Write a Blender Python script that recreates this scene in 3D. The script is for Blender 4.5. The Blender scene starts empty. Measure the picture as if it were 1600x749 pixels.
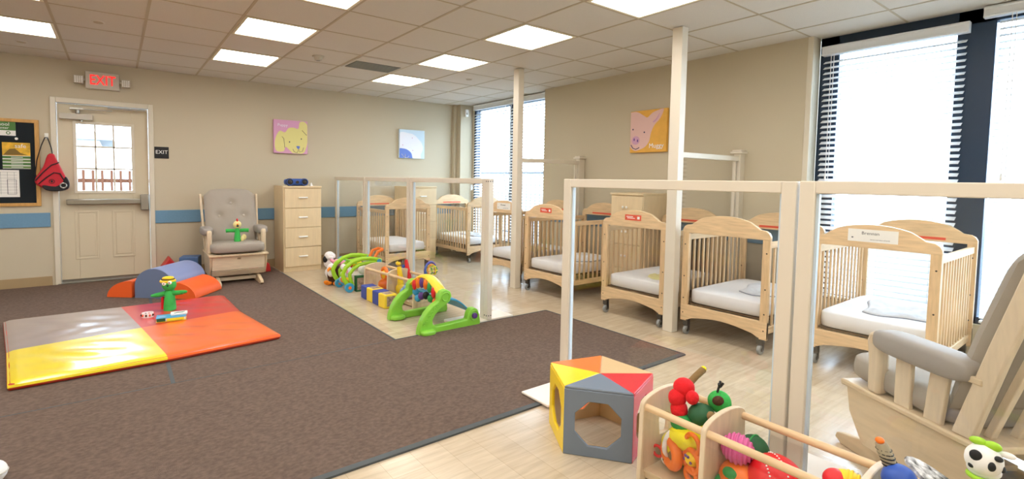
import bpy, math, random
from mathutils import Vector, Matrix
R = random.Random(7)
C = bpy.context.scene.collection
PI = math.pi

# ------------------------------------------------------------------ camera, world, exposure
def setup():
    sc = bpy.context.scene
    cd = bpy.data.cameras.new('camera'); co = bpy.data.objects.new('camera', cd); C.objects.link(co)
    f = Vector((0.58675, 0.80780, -0.05602)); r = Vector((0.80946, -0.58700, 0.01410))
    r = (r - f * r.dot(f)).normalized(); f.normalize(); u = r.cross(f)
    m = Matrix(((r.x, u.x, -f.x, 0), (r.y, u.y, -f.y, 0), (r.z, u.z, -f.z, 1.24), (0, 0, 0, 1)))
    co.matrix_world = m
    cd.sensor_fit = 'HORIZONTAL'; cd.sensor_width = 36; cd.lens = 777.18 / 1600 * 36
    cd.shift_x = (800 - 745.7) / 1600; cd.shift_y = (324.22 - 374.5) / 1600
    cd.clip_start = .05
    sc.camera = co
    w = bpy.data.worlds.new('world'); sc.world = w; w.use_nodes = True
    bg = w.node_tree.nodes['Background']
    bg.inputs[0].default_value = (.64, .81, 1, 1); bg.inputs[1].default_value = WORLD
    sc.view_settings.view_transform = 'Standard'; sc.view_settings.look = 'None'
    sc.view_settings.exposure = EXPOSURE; sc.view_settings.gamma = 1
    sc.view_settings.use_curve_mapping = False
WORLD = 10.0; LAMP = 7.6; EXPOSURE = 0.62
setup()

# ------------------------------------------------------------------ materials
def srgb(h):
    c = [int(h[i:i + 2], 16) / 255 for i in (0, 2, 4)]
    return tuple(x / 12.92 if x <= .04045 else ((x + .055) / 1.055) ** 2.4 for x in c) + (1,)
MATS = {}
def mat(name, col, rough=.5, metal=0, bump=0, bscale=40, var=0, vscale=5, spec=.5, coat=0, emit=None, es=0, sub=0, stretch=(1, 1, 1)):
    m = bpy.data.materials.new(name); m.use_nodes = True; nt = m.node_tree; b = nt.nodes['Principled BSDF']
    c = srgb(col); b.inputs['Base Color'].default_value = c
    b.inputs['Roughness'].default_value = rough; b.inputs['Metallic'].default_value = metal
    b.inputs['Specular IOR Level'].default_value = spec; b.inputs['Coat Weight'].default_value = coat; b.inputs['Coat Roughness'].default_value = .18
    if emit:
        b.inputs['Emission Color'].default_value = srgb(emit); b.inputs['Emission Strength'].default_value = es
    if bump or var:
        tc = nt.nodes.new('ShaderNodeTexCoord'); mp = nt.nodes.new('ShaderNodeMapping'); mp.inputs['Scale'].default_value = stretch
        nt.links.new(tc.outputs['Object'], mp.inputs[0])
    if var:
        n = nt.nodes.new('ShaderNodeTexNoise'); n.inputs['Scale'].default_value = vscale; n.inputs['Detail'].default_value = 4
        nt.links.new(mp.outputs[0], n.inputs[0])
        r = nt.nodes.new('ShaderNodeValToRGB')
        r.color_ramp.elements[0].position = .3; r.color_ramp.elements[1].position = .7
        r.color_ramp.elements[0].color = tuple(x * (1 - var) for x in c[:3]) + (1,)
        r.color_ramp.elements[1].color = tuple(min(1, x * (1 + var)) for x in c[:3]) + (1,)
        nt.links.new(n.outputs[0], r.inputs[0]); nt.links.new(r.outputs[0], b.inputs['Base Color'])
    if bump:
        n2 = nt.nodes.new('ShaderNodeTexNoise'); n2.inputs['Scale'].default_value = bscale; n2.inputs['Detail'].default_value = 3
        nt.links.new(mp.outputs[0], n2.inputs[0])
        bp = nt.nodes.new('ShaderNodeBump'); bp.inputs['Strength'].default_value = bump; bp.inputs['Distance'].default_value = .01
        nt.links.new(n2.outputs[0], bp.inputs['Height']); nt.links.new(bp.outputs[0], b.inputs['Normal'])
    MATS[name] = m; return m
def glassmat(name, tint=(1, 1, 1, 1), refl=1.0):
    m = bpy.data.materials.new(name); m.use_nodes = True; nt = m.node_tree; nt.nodes.clear()
    o = nt.nodes.new('ShaderNodeOutputMaterial'); t = nt.nodes.new('ShaderNodeBsdfTransparent'); g = nt.nodes.new('ShaderNodeBsdfGlossy')
    g.inputs['Roughness'].default_value = .02; t.inputs[0].default_value = tint
    lw = nt.nodes.new('ShaderNodeLayerWeight'); lw.inputs[0].default_value = .5
    pw = nt.nodes.new('ShaderNodeMath'); pw.operation = 'POWER'; pw.inputs[1].default_value = 4
    nt.links.new(lw.outputs['Facing'], pw.inputs[0])
    fr = nt.nodes.new('ShaderNodeMath'); fr.operation = 'MULTIPLY_ADD'; fr.inputs[1].default_value = .5; fr.inputs[2].default_value = .03
    nt.links.new(pw.outputs[0], fr.inputs[0])
    mu = nt.nodes.new('ShaderNodeMath'); mu.operation = 'MULTIPLY'; mu.inputs[1].default_value = refl
    mx = nt.nodes.new('ShaderNodeMixShader')
    nt.links.new(fr.outputs[0], mu.inputs[0]); nt.links.new(mu.outputs[0], mx.inputs[0]); nt.links.new(t.outputs[0], mx.inputs[1]); nt.links.new(g.outputs[0], mx.inputs[2]); nt.links.new(mx.outputs[0], o.inputs[0])
    MATS[name] = m; return m
def blindmat(name, col):
    m = bpy.data.materials.new(name); m.use_nodes = True; nt = m.node_tree; nt.nodes.clear()
    o = nt.nodes.new('ShaderNodeOutputMaterial'); d = nt.nodes.new('ShaderNodeBsdfDiffuse'); t = nt.nodes.new('ShaderNodeBsdfTranslucent')
    d.inputs[0].default_value = srgb(col); t.inputs[0].default_value = srgb(col)
    mx = nt.nodes.new('ShaderNodeMixShader'); mx.inputs[0].default_value = .10
    nt.links.new(d.outputs[0], mx.inputs[1]); nt.links.new(t.outputs[0], mx.inputs[2]); nt.links.new(mx.outputs[0], o.inputs[0])
    MATS[name] = m
def planks(name, c1, c2, c3, scale, bw, rh, rough, rot=0, grain=1.0):
    m = bpy.data.materials.new(name); m.use_nodes = True; nt = m.node_tree; b = nt.nodes['Principled BSDF']
    tc = nt.nodes.new('ShaderNodeTexCoord'); mp = nt.nodes.new('ShaderNodeMapping'); mp.inputs['Rotation'].default_value = (0, 0, rot)
    nt.links.new(tc.outputs['Object'], mp.inputs[0])
    br = nt.nodes.new('ShaderNodeTexBrick'); nt.links.new(mp.outputs[0], br.inputs[0])
    br.inputs['Scale'].default_value = scale; br.inputs['Brick Width'].default_value = bw; br.inputs['Row Height'].default_value = rh
    br.inputs['Mortar Size'].default_value = .0012; br.inputs['Mortar Smooth'].default_value = .3
    br.inputs['Color1'].default_value = srgb(c1); br.inputs['Color2'].default_value = srgb(c2); br.inputs['Mortar'].default_value = srgb(c3)
    mp2 = nt.nodes.new('ShaderNodeMapping'); mp2.inputs['Rotation'].default_value = (0, 0, rot); mp2.inputs['Scale'].default_value = (1.2, 14, 1)
    nt.links.new(tc.outputs['Object'], mp2.inputs[0])
    n = nt.nodes.new('ShaderNodeTexNoise'); n.inputs['Scale'].default_value = 3; n.inputs['Detail'].default_value = 6; n.inputs['Distortion'].default_value = .6
    nt.links.new(mp2.outputs[0], n.inputs[0])
    rp = nt.nodes.new('ShaderNodeValToRGB'); rp.color_ramp.elements[0].position = .25; rp.color_ramp.elements[1].position = .75
    g = 1 - .22 * grain
    rp.color_ramp.elements[0].color = (g, g * .98, g * .95, 1); rp.color_ramp.elements[1].color = (1.04, 1.04, 1.04, 1)
    nt.links.new(n.outputs[0], rp.inputs[0])
    mx = nt.nodes.new('ShaderNodeMixRGB'); mx.blend_type = 'MULTIPLY'; mx.inputs[0].default_value = 1
    nt.links.new(br.outputs[0], mx.inputs[1]); nt.links.new(rp.outputs[0], mx.inputs[2]); nt.links.new(mx.outputs[0], b.inputs['Base Color'])
    b.inputs['Roughness'].default_value = rough
    MATS[name] = m; return m
M = MATS
mat('wall', 'C9BEA6', .85, bump=.05, bscale=300, spec=.2)
mat('ceiling_tile', 'D8D3CA', .95, bump=.35, bscale=180, var=.03, vscale=250, spec=.1)
mat('tbar', 'B9AC92', .6)
mat('base_vinyl', 'A8906A', .6)
mat('stripe', '6A93B0', .7, var=.03, vscale=60)
planks('floor', 'D2C2A9', 'C9B79C', 'B5A48A', 1, 1.2, .15, .22, PI / 2)
mat('carpet', '837064', 1, bump=.9, bscale=400, var=.2, vscale=45, spec=.05, stretch=(1, 1.4, 1))
mat('carpet_edge', '4A4F50', .7)
mat('door_paint', 'D3C7AC', .45)
mat('frame_paint', 'DCD4C1', .4)
mat('steel', 'A7A59E', .3, 1)
mat('dark_frame', '173049', .4)
mat('blind', 'E9EEF4', .6); blindmat('slat', 'F4F6F8')
mat('diffuser', 'FFFFFF', .6, emit='FFFAF4', es=LAMP)
mat('lamp_frame', 'E6DFC8', .5)
mat('acrylic_edge', 'CFE0EE', .2)
mat('panel_cream', 'E2D9C8', .4)
mat('wood', 'DFC096', .42, var=.13, vscale=5, stretch=(1.5, 12, 12), bump=.02, bscale=30)
mat('wood_y', 'DFC096', .42, var=.13, vscale=5, stretch=(12, 1.5, 12))
mat('wood_z', 'DDBD92', .42, var=.12, vscale=5, stretch=(12, 12, 1.5))
mat('maple', 'DCC9AC', .4, var=.07, vscale=4, stretch=(2, 12, 12))
mat('maple_z', 'DCC9AC', .4, var=.07, vscale=4, stretch=(12, 12, 2))
mat('maple_y', 'D6C09E', .4, var=.07, vscale=4, stretch=(10, 1.4, 10))
mat('dresser_wood', 'E3CDA6', .45, var=.04, vscale=4, stretch=(10, 10, 1.2))
mat('dark_gap', '6D5639', .8)
mat('sheet', 'F0EFEF', .85, bump=.25, bscale=9)
mat('blanket', 'E2E6EC', .95, bump=.5, bscale=14, var=.07, vscale=40)
mat('blanket_yellow', 'E6DDA2', .95, bump=.5, bscale=14, var=.05, vscale=30)
mat('blanket_edge', '8C98AC', .9)
mat('bolt', '2B2520', .4)
mat('caster_metal', '55534F', .35, .8)
mat('caster_tyre', '8C8F8E', .5)
mat('red_label', 'E2553A', .5)
mat('white', 'F4F3EF', .5)
mat('paper', 'EDEBE6', .8)
mat('ink', '39404A', .8)
mat('black', '15171A', .6)
mat('board_black', '101A20', .9)
mat('oak', 'C99A56', .5, var=.12, vscale=6, stretch=(8, 8, 2))
mat('green_print', '4C7A3C', .7); mat('green_print2', '6E8E55', .7); mat('photo_yellow', 'E0B030', .6, var=.35, vscale=14)
mat('photo_brown', '7A6020', .6)
mat('bag_red', 'C21F2F', .7, bump=.3, bscale=20)
mat('bag_black', '1B1B20', .7)
mat('red_glow', '901010', .5, emit='FF1A1A', es=1.3)
mat('gray_plastic', 'C8C2B4', .5)
mat('cushion', 'A39A8E', .75, bump=.5, bscale=7)
mat('cushion2', '9B948D', .6, bump=.6, bscale=6)
mat('button', 'B5ACA0', .6)
mat('vinyl_red', 'D8232B', .28, bump=.25, bscale=4, coat=1); mat('vinyl_orange', 'FF6A1C', .28, bump=.2, bscale=4, coat=1)
mat('vinyl_yellow', 'F7DE22', .28, bump=.25, bscale=4, coat=1); mat('vinyl_gray', 'A3938D', .3, bump=.25, bscale=4, coat=1)
mat('vinyl_seam', 'B8341E', .4)
mat('foam_blue', '8794BE', .45, bump=.05, bscale=5); mat('foam_blue_dark', '4C6B9A', .5); mat('foam_blue_end', '6E7EA0', .5); mat('foam_orange', 'F5662A', .4); mat('foam_red', 'CC2B2B', .4)
mat('cube_gray', '74808F', .38, bump=.12, bscale=8); mat('cube_yellow', 'F6D41E', .35, bump=.1, bscale=8); mat('cube_red', 'D22F38', .35, bump=.1, bscale=8)
mat('cube_orange', 'F77A35', .35, bump=.1, bscale=8); mat('cube_tan', 'D2B283', .4, bump=.1, bscale=8)
mat('lime', '86C93E', .35, var=.04, vscale=5); mat('lime2', 'A2D52C', .35); mat('toy_blue', '3FA0CC', .35); mat('toy_blue2', '2F57B5', .4); mat('purple', '5E3A86', .35)
mat('toy_yellow', 'F6CF22', .4); mat('toy_orange', 'F47B20', .4); mat('toy_red', 'E0262C', .4); mat('toy_green', '2E9B4C', .5); mat('dkgreen', '1F5A34', .6)
mat('plush_red', 'E01E26', .95, bump=.6, bscale=60); mat('plush_green', '3DB352', .95, bump=.6, bscale=60); mat('plush_brown', '4A2D1B', 1, bump=1, bscale=50)
mat('plush_white', 'F1EEEC', .95, bump=.7, bscale=50); mat('plush_pink', 'F0A0B2', .95, bump=.5, bscale=50); mat('plush_yellow', 'EBDD25', .95, bump=.4, bscale=50)
mat('plush_cream', 'EDE0A0', .95, bump=.5, bscale=60); mat('plush_tan', '8B7048', .95, bump=.5, bscale=50); mat('plush_orange', 'F28A1E', .95, bump=.4, bscale=50)
mat('pink', 'D766A0', .5); mat('ball_red', 'DE1F22', .4, bump=.3, bscale=30)
mat('block_blue', '3A4C9E', .6); mat('block_yellow', 'F0D23A', .6); mat('block_photo', 'A08A78', .6, var=.6, vscale=30)
mat('pic_pink', 'DFA6CC', .7); mat('pic_yellow', 'E6DE92', .7); mat('pic_blue', '6A86D6', .7); mat('pic_sky', 'CFE4F2', .7); mat('pic_white', 'EEEFF6', .7); mat('pic_orange', 'E9B24E', .7, var=.06, vscale=12)
mat('pic_pig', 'E5BFB8', .7); mat('pic_pig2', 'D3A3C2', .7); mat('pic_line', '3A3A5A', .7)
mat('boombox_blue', '2C55A8', .3); mat('zebra', 'C9CCD0', .9, var=.9, vscale=45); mat('stripe_snake', 'A99F86', .8)
mat('outdoor_ground', '66696A', .9); mat('outdoor_fence', '5E331C', .8); mat('outdoor_metal', '40464E', .5); mat('outdoor_roof', '77777A', .8); mat('outdoor_wall', 'D9D6D0', .8)
mat('light_blue', '8DB4DA', .5); mat('plate_white', 'EFE6D8', .45)
glassmat('acrylic', (.985, .99, .99, 1), 1.0); glassmat('glass', (.97, .985, .985, 1), .8); glassmat('crib_pane', (.985, .985, .985, 1), .7)

# ------------------------------------------------------------------ mesh builder
class MB:
    def __init__(s): s.v = []; s.f = []; s.m = []; s.mats = []
    def add(s, vf, m, X=None):
        v, f = vf
        if m not in s.mats: s.mats.append(m)
        k = s.mats.index(m); o = len(s.v)
        for p in v:
            p = Vector(p); s.v.append(X @ p if X else p)
        for q in f: s.f.append([i + o for i in q]); s.m.append(k)
        return s
def box(x0, x1, y0, y1, z0, z1):
    x0, x1 = min(x0, x1), max(x0, x1); y0, y1 = min(y0, y1), max(y0, y1); z0, z1 = min(z0, z1), max(z0, z1)
    v = [(x, y, z) for z in (z0, z1) for y in (y0, y1) for x in (x0, x1)]
    return v, [(0, 2, 3, 1), (4, 5, 7, 6), (0, 1, 5, 4), (2, 6, 7, 3), (0, 4, 6, 2), (1, 3, 7, 5)]
def frame_of(d):
    d = Vector(d).normalized(); a = Vector((0, 0, 1)) if abs(d.z) < .9 else Vector((1, 0, 0))
    x = a.cross(d).normalized(); return x, d.cross(x)
def tube(path, r, n=10, sx=1, sy=1, closed=False):
    P = [Vector(p) for p in path]; k = len(P); rr = r if isinstance(r, (list, tuple)) else [r] * k
    v = []; f = []; px = None
    for i in range(k):
        if closed: d = P[(i + 1) % k] - P[i - 1]
        else: d = P[min(i + 1, k - 1)] - P[max(i - 1, 0)]
        d.normalize()
        if px is None: x, y = frame_of(d)
        else:
            x = px - d * px.dot(d)
            x = x.normalized() if x.length > 1e-5 else frame_of(d)[0]
            y = d.cross(x)
        px = x
        for j in range(n):
            a = 2 * PI * j / n; v.append(P[i] + x * math.cos(a) * rr[i] * sx + y * math.sin(a) * rr[i] * sy)
    for i in range(k if closed else k - 1):
        i2 = (i + 1) % k
        for j in range(n): f.append((i * n + j, i * n + (j + 1) % n, i2 * n + (j + 1) % n, i2 * n + j))
    if not closed:
        f.append(tuple(range(n))[::-1]); f.append(tuple((k - 1) * n + j for j in range(n)))
    return v, f
def cyl(a, b, r, n=16, r2=None): return tube([a, b], [r, r if r2 is None else r2], n)
def ell(c, r, nu=16, nv=10, e=1.0):
    if not isinstance(r, (tuple, list)): r = (r, r, r)
    v = []; f = []
    g = lambda t: math.copysign(abs(t) ** e, t)
    for i in range(nv + 1):
        p = -PI / 2 + PI * i / nv
        for j in range(nu):
            a = 2 * PI * j / nu
            v.append((c[0] + r[0] * g(math.cos(p)) * g(math.cos(a)), c[1] + r[1] * g(math.cos(p)) * g(math.sin(a)), c[2] + r[2] * g(math.sin(p))))
    for i in range(nv):
        for j in range(nu): f.append((i * nu + j, i * nu + (j + 1) % nu, (i + 1) * nu + (j + 1) % nu, (i + 1) * nu + j))
    return v, f
def area(p): return sum(p[i][0] * p[(i + 1) % len(p)][1] - p[(i + 1) % len(p)][0] * p[i][1] for i in range(len(p)))
def prism(poly, ax, t0, t1):
    """poly in the two axes other than ax (order x,y,z), extruded along ax"""
    if area(poly) < 0: poly = poly[::-1]
    n = len(poly); mk = {'x': lambda a, b, t: (t, a, b), 'y': lambda a, b, t: (a, t, b), 'z': lambda a, b, t: (a, b, t)}[ax]
    v = [mk(a, b, t0) for a, b in poly] + [mk(a, b, t1) for a, b in poly]
    f = [tuple(range(n))[::-1], tuple(range(n, 2 * n))] + [(i, (i + 1) % n, n + (i + 1) % n, n + i) for i in range(n)]
    if ax == 'y': f = [q[::-1] for q in f]
    return v, f
def ring(outer, inner, ax, t0, t1):
    n = len(outer); mk = {'x': lambda a, b, t: (t, a, b), 'y': lambda a, b, t: (a, t, b), 'z': lambda a, b, t: (a, b, t)}[ax]
    v = [mk(*p, t) for t in (t0, t1) for p in outer + inner]
    f = []
    for i in range(n):
        j = (i + 1) % n; o0, o1, i0, i1 = i, j, n + i, n + j; s = 2 * n
        f += [(o0, i0, i1, o1), (s + o0, s + o1, s + i1, s + i0), (o0, o1, s + o1, s + o0), (i0, s + i0, s + i1, i1)]
    return v, f
def torus(c, R_, r, ax='z', n=24, m=8):
    P = []
    for i in range(n):
        a = 2 * PI * i / n; ca, sa = math.cos(a) * R_, math.sin(a) * R_
        P.append({'z': (c[0] + ca, c[1] + sa, c[2]), 'y': (c[0] + ca, c[1], c[2] + sa), 'x': (c[0], c[1] + ca, c[2] + sa)}[ax])
    return tube(P, r, m, closed=True)
def arcpts(cx, cz, r, a0, a1, n, rz=None):
    rz = rz or r
    return [(cx + r * math.cos(math.radians(a0 + (a1 - a0) * i / n)), cz + rz * math.sin(math.radians(a0 + (a1 - a0) * i / n))) for i in range(n + 1)]
def rotm(loc, rx=0, ry=0, rz=0):
    return Matrix.Translation(loc) @ Matrix.Rotation(rz, 4, 'Z') @ Matrix.Rotation(ry, 4, 'Y') @ Matrix.Rotation(rx, 4, 'X')
def text_vf(s, size, depth=.0008, align='CENTER'):
    cu = bpy.data.curves.new('t', 'FONT'); cu.body = s; cu.size = size; cu.extrude = depth; cu.align_x = align; cu.align_y = 'CENTER'; cu.resolution_u = 2
    o = bpy.data.objects.new('t', cu); C.objects.link(o)
    me = o.to_mesh(); v = [tuple(p.co) for p in me.vertices]; f = [tuple(p.vertices) for p in me.polygons]
    o.to_mesh_clear(); bpy.data.objects.remove(o); bpy.data.curves.remove(cu)
    return v, f
BACKT = lambda x, y, z: Matrix.Translation((x, y, z)) @ Matrix.Rotation(PI / 2, 4, 'X')               # text facing -Y
RIGHTT = lambda x, y, z: Matrix.Translation((x, y, z)) @ Matrix.Rotation(-PI / 2, 4, 'Z') @ Matrix.Rotation(PI / 2, 4, 'X')  # text facing -X

# ------------------------------------------------------------------ object helpers
def build(name, mb, parent=None, bevel=0, smooth=35, sub=0, seg=2):
    me = bpy.data.meshes.new(name); me.from_pydata([tuple(v) for v in mb.v], [], mb.f)
    for i, k in enumerate(mb.m): me.polygons[i].material_index = k
    for n in mb.mats: me.materials.append(M[n])
    me.validate()
    for p in me.polygons: p.use_smooth = True
    me.set_sharp_from_angle(angle=math.radians(smooth))
    o = bpy.data.objects.new(name, me); C.objects.link(o)
    if parent: o.parent = parent
    if bevel:
        b = o.modifiers.new('bevel', 'BEVEL'); b.width = bevel; b.segments = seg; b.limit_method = 'ANGLE'; b.angle_limit = math.radians(40)
    if sub:
        s = o.modifiers.new('sub', 'SUBSURF'); s.levels = sub; s.render_levels = sub
    return o
def one(vf, m, X=None): return MB().add(vf, m, X)
def tag(o, label, cat, group=None):
    o['label'] = label; o['category'] = cat
    if group: o['group'] = group
    return o
def thing(name, label, cat, loc=(0, 0, 0), rz=0, group=None):
    o = bpy.data.objects.new(name, None); C.objects.link(o); o.location = loc; o.rotation_euler = (0, 0, rz)
    o.empty_display_size = .1
    return tag(o, label, cat, group)
def single(name, mb, label, cat, loc=(0, 0, 0), rz=0, group=None, **k):
    o = build(name, mb, None, **k); o.location = loc; o.rotation_euler = (0, 0, rz); return tag(o, label, cat, group)
def struct(name, mb, **k):
    o = build(name, mb, None, **k); o['kind'] = 'structure'; return o
def dup(root, loc, rz, label, group=None):
    r = root.copy(); C.objects.link(r); r.location = loc; r.rotation_euler = (0, 0, rz); r['label'] = label
    if group: r['group'] = group
    for ch in list(root.children):
        c = ch.copy(); C.objects.link(c); c.parent = r
        for g in ch.children:
            d = g.copy(); C.objects.link(d); d.parent = c
    return r

# ------------------------------------------------------------------ the setting
H = 2.49; YB = 7.15; XR = 4.80; XW = 4.95; XL = -3.6; YF = -3.2; T = .6096
GX = lambda i: -.385 + T * i
GY = lambda j: 7.314 - T * j
struct('floor', one(box(XL - .1, XW + .15, YF - .1, YB + .2, -.1, 0), 'floor'))
# ceiling with its T-bar grid; lamp and vent cells left open in the tile layer
lamps = [(i, j) for i in (-4, -1, 2, 5) for j in (2, 4, 6, 8, 10, 12, 14)]
cm = MB(); cm.add(box(XL - .1, XW + .15, YF - .1, YB + .2, H + .05, H + .12), 'ceiling_tile')
i0, i1, j1 = -6, 9, 18
for i in range(i0, i1):
    for j in range(0, j1):
        if (i, j) in lamps: continue
        x0, x1 = max(GX(i), XL), min(GX(i + 1), XW + .1); y1, y0 = min(GY(j), YB + .1), max(GY(j + 1), YF)
        if x1 > x0 and y1 > y0: cm.add(box(x0, x1, y0, y1, H, H + .05), 'ceiling_tile')
struct('ceiling', cm)
gm = MB()
for i in range(i0, i1 + 1):
    if XL < GX(i) < XW: gm.add(box(GX(i) - .010, GX(i) + .010, YF, YB, H - .003, H + .012), 'tbar')
for j in range(0, j1):
    if YF < GY(j) < YB: gm.add(box(XL, XW, GY(j) - .007, GY(j) + .007, H - .0025, H + .012), 'tbar')
o = struct('trim_1', gm)
# back wall with the door opening
DX0, DX1, DZ = -.545, .36, 2.06
wb = MB()
wb.add(box(XL - .1, DX0, YB, YB + .15, 0, H), 'wall').add(box(DX1, XW + .15, YB, YB + .15, 0, H), 'wall').add(box(DX0, DX1, YB, YB + .15, DZ, H), 'wall')
struct('wall_back', wb)
# corner column
struct('trim_2', MB().add(box(4.64, 4.70, 7.08, YB, 0, H), 'wall').add(box(4.70, XW, 6.98, YB, 0, H), 'wall'), bevel=.004)
WB = .26   # window sill height
wr = MB()
wr.add(box(XR, XW + .15, 1.84, 5.06, 0, H), 'wall')
wr.add(box(XW - .03, XW + .15, 5.06, YB + .15, 0, WB), 'wall').add(box(XW, XW + .15, 6.93, YB + .15, WB, H), 'wall')
wr.add(box(XW - .03, XW + .15, YF - .1, 1.84, 0, WB), 'wall')
wr.add(box(XW - .03, XW + .15, YF - .1, -1.9, WB, H), 'wall')
struct('wall_right', wr)
struct('wall_left', one(box(XL - .1, XL, YF, YB, 0, H), 'wall'))
struct('wall_front', one(box(XL - .1, XW, YF - .1, YF, 0, H), 'wall'))
# wall bumper stripes, baseboards
sz0, sz1 = .655, .81
struct('trim_3', one(box(XL, -.59, YB - .014, YB, sz0, sz1), 'stripe'), bevel=.004)
struct('trim_4', one(box(.372, 4.64, YB - .014, YB, sz0, sz1), 'stripe'), bevel=.004)
struct('trim_5', one(box(XR - .014, XR, 1.85, 5.05, sz0 + .03, sz1 + .03), 'stripe'), bevel=.004)
struct('baseboard_back', MB().add(box(XL, -.59, YB - .008, YB, 0, .11), 'base_vinyl').add(box(.372, 4.64, YB - .008, YB, 0, .11), 'base_vinyl'), bevel=.003)
struct('baseboard_right', one(box(XR - .008, XR, 1.84, 5.06, 0, .11), 'base_vinyl'), bevel=.003)
# white corner edge by the near window
struct('trim_6', one(box(XR - .004, XR + .15, 1.80, 1.842, 0, H), 'frame_paint'), bevel=.003)

# ------------------------------------------------------------------ windows and blinds on the right wall
def window(name, y0, y1, mullions):
    fr = MB(); a, b = XW, XW + .09; w = .055; z0, z1 = WB, H
    fr.add(box(a, b, y0, y0 + w, z0, z1), 'dark_frame').add(box(a, b, y1 - w, y1, z0, z1), 'dark_frame')
    fr.add(box(a, b, y0, y1, z0, z0 + .05), 'dark_frame').add(box(a, b, y0, y1, z1 - .10, z1), 'dark_frame')
    for m0, m1 in mullions: fr.add(box(a, b, m0, m1, z0, z1), 'dark_frame')
    o = struct(name, fr, bevel=.004)
    build('window_pane', one(box(XW + .05, XW + .056, y0 + .03, y1 - .03, z0 + .02, z1 - .05), 'glass'), o)
    return o
window('window_1', -1.9, 1.80, [(.735, .935), (-.70, -.52), (1.66, 1.75)])
window('window_2', 5.06, 6.93, [(5.86, 5.99)])
def blind(y0, y1, ztop, hh, label, cordside=1, xf=XW - .035, tilt=-28, group=None, ve=.012):
    t = thing('window_blind', label, 'blind', (xf, (y0 + y1) / 2, WB + .02), 0, group)
    w = (y1 - y0) / 2; zt = ztop - WB - .02
    prof = [(-.035, 0), (.03, 0), (.03, hh), (-.03, hh), (-.038, hh - .012), (-.030, hh - .02), (-.030, .014), (-.038, .01)]
    build('valance', one(([(x, y, z + zt - hh) for (x, z) in prof for y in (-w - ve, w + ve)],
        [tuple(range(0, 16, 2)), tuple(range(1, 16, 2))[::-1]] + [(2 * i, 2 * i + 1, (2 * i + 3) % 16, (2 * i + 2) % 16) for i in range(8)]), 'blind'), t)
    s = MB(); n = int((zt - hh - .04) / .0453); a = math.radians(tilt)
    for k in range(n):
        z = .045 + k * .0453; dx = .024 * math.cos(a); dz = .024 * math.sin(a)
        v, f = box(-.0245, .0245, -w, w, -.0014, .0014)
        s.add((v, f), 'slat', Matrix.Translation((0, 0, z)) @ Matrix.Rotation(a, 4, 'Y'))
    build('slats', s, t)
    build('bottom_rail', one(box(-.025, .025, -w, w, 0, .018), 'blind'), t, bevel=.004)
    c = MB()
    for yy in (-w + .12, 0, w - .12): c.add(cyl((-.027, yy, .01), (-.027, yy, zt - hh), .0012, 5), 'white')
    build('ladder_cord', c, t)
    yc = cordside * (w - .06)
    c = MB().add(cyl((-.034, yc, zt - hh), (-.034, yc, 1.05), .0022, 6), 'white').add(cyl((-.034, yc - .02, zt - hh), (-.034, yc - .02, .98), .0022, 6), 'white')
    c.add(cyl((-.034, yc, 1.05), (-.034, yc, 1.0), .004, 8, .009), 'white').add(cyl((-.034, yc - .02, .98), (-.034, yc - .02, .93), .004, 8, .009), 'white')
    build('pull_cord', c, t)
    return t
blind(.875, 1.755, 2.405, .075, 'white slatted blind over near window, beside the wall corner, navy frame around it', 1)
blind(-.55, .715, 2.482, .075, 'white slatted blind at the right edge, hung close to the ceiling', 1, ve=.08)
blind(5.965, 6.86, 2.48, .085, 'white slatted blind in the far corner window, left of the dark mullion', -1)
blind(5.09, 5.95, 2.48, .085, 'white slatted blind in the far corner window, beside the pig picture wall', 1)
# outside
struct('ground', one(box(-30, 40, -30, 45, -.35, -.25), 'outdoor_ground'))
def railing(x, y0, y1, label):
    t = thing('iron_railing', label, 'fence', (x, (y0 + y1) / 2, -.25)); w = (y1 - y0) / 2
    build('rail', MB().add(box(-.02, .02, -w, w, 1.62, 1.66), 'outdoor_metal').add(box(-.02, .02, -w, w, .3, .34), 'outdoor_metal'), t)
    b = MB()
    for k in range(int(2 * w / .14)): b.add(box(-.008, .008, -w + k * .14, -w + k * .14 + .016, .25, 1.66), 'outdoor_metal')
    build('bars', b, t)
railing(7.2, 3.2, 13.5, 'pale metal railing outside the far corner window')
t = thing('wooden_fence', 'brown picket fence seen through the exit door window', 'fence', (0, 9.6, -.25))
b = MB()
for k in range(52): b.add(box(-2.6 + k * .115, -2.6 + k * .115 + .035, -.012, .012, 0, 1.55), 'outdoor_fence')
build('pickets', b, t); build('rail', MB().add(box(-2.6, 3.2, .012, .05, 1.36, 1.42), 'outdoor_fence').add(box(-2.6, 3.2, .012, .05, .25, .33), 'outdoor_fence'), t)
t = thing('neighbouring_house', 'grey roofed house beyond the picket fence outside the door', 'house', (-4.6, 30, -.25))
build('wall', one(box(-4, 4, 0, 6, 0, 3.1), 'outdoor_wall'), t)
build('roof', one(prism([(-4.6, 3.1), (4.6, 3.1), (1.4, 4.7), (-1.4, 4.7)], 'y', -.4, 6.4), 'outdoor_roof'), t)

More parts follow.
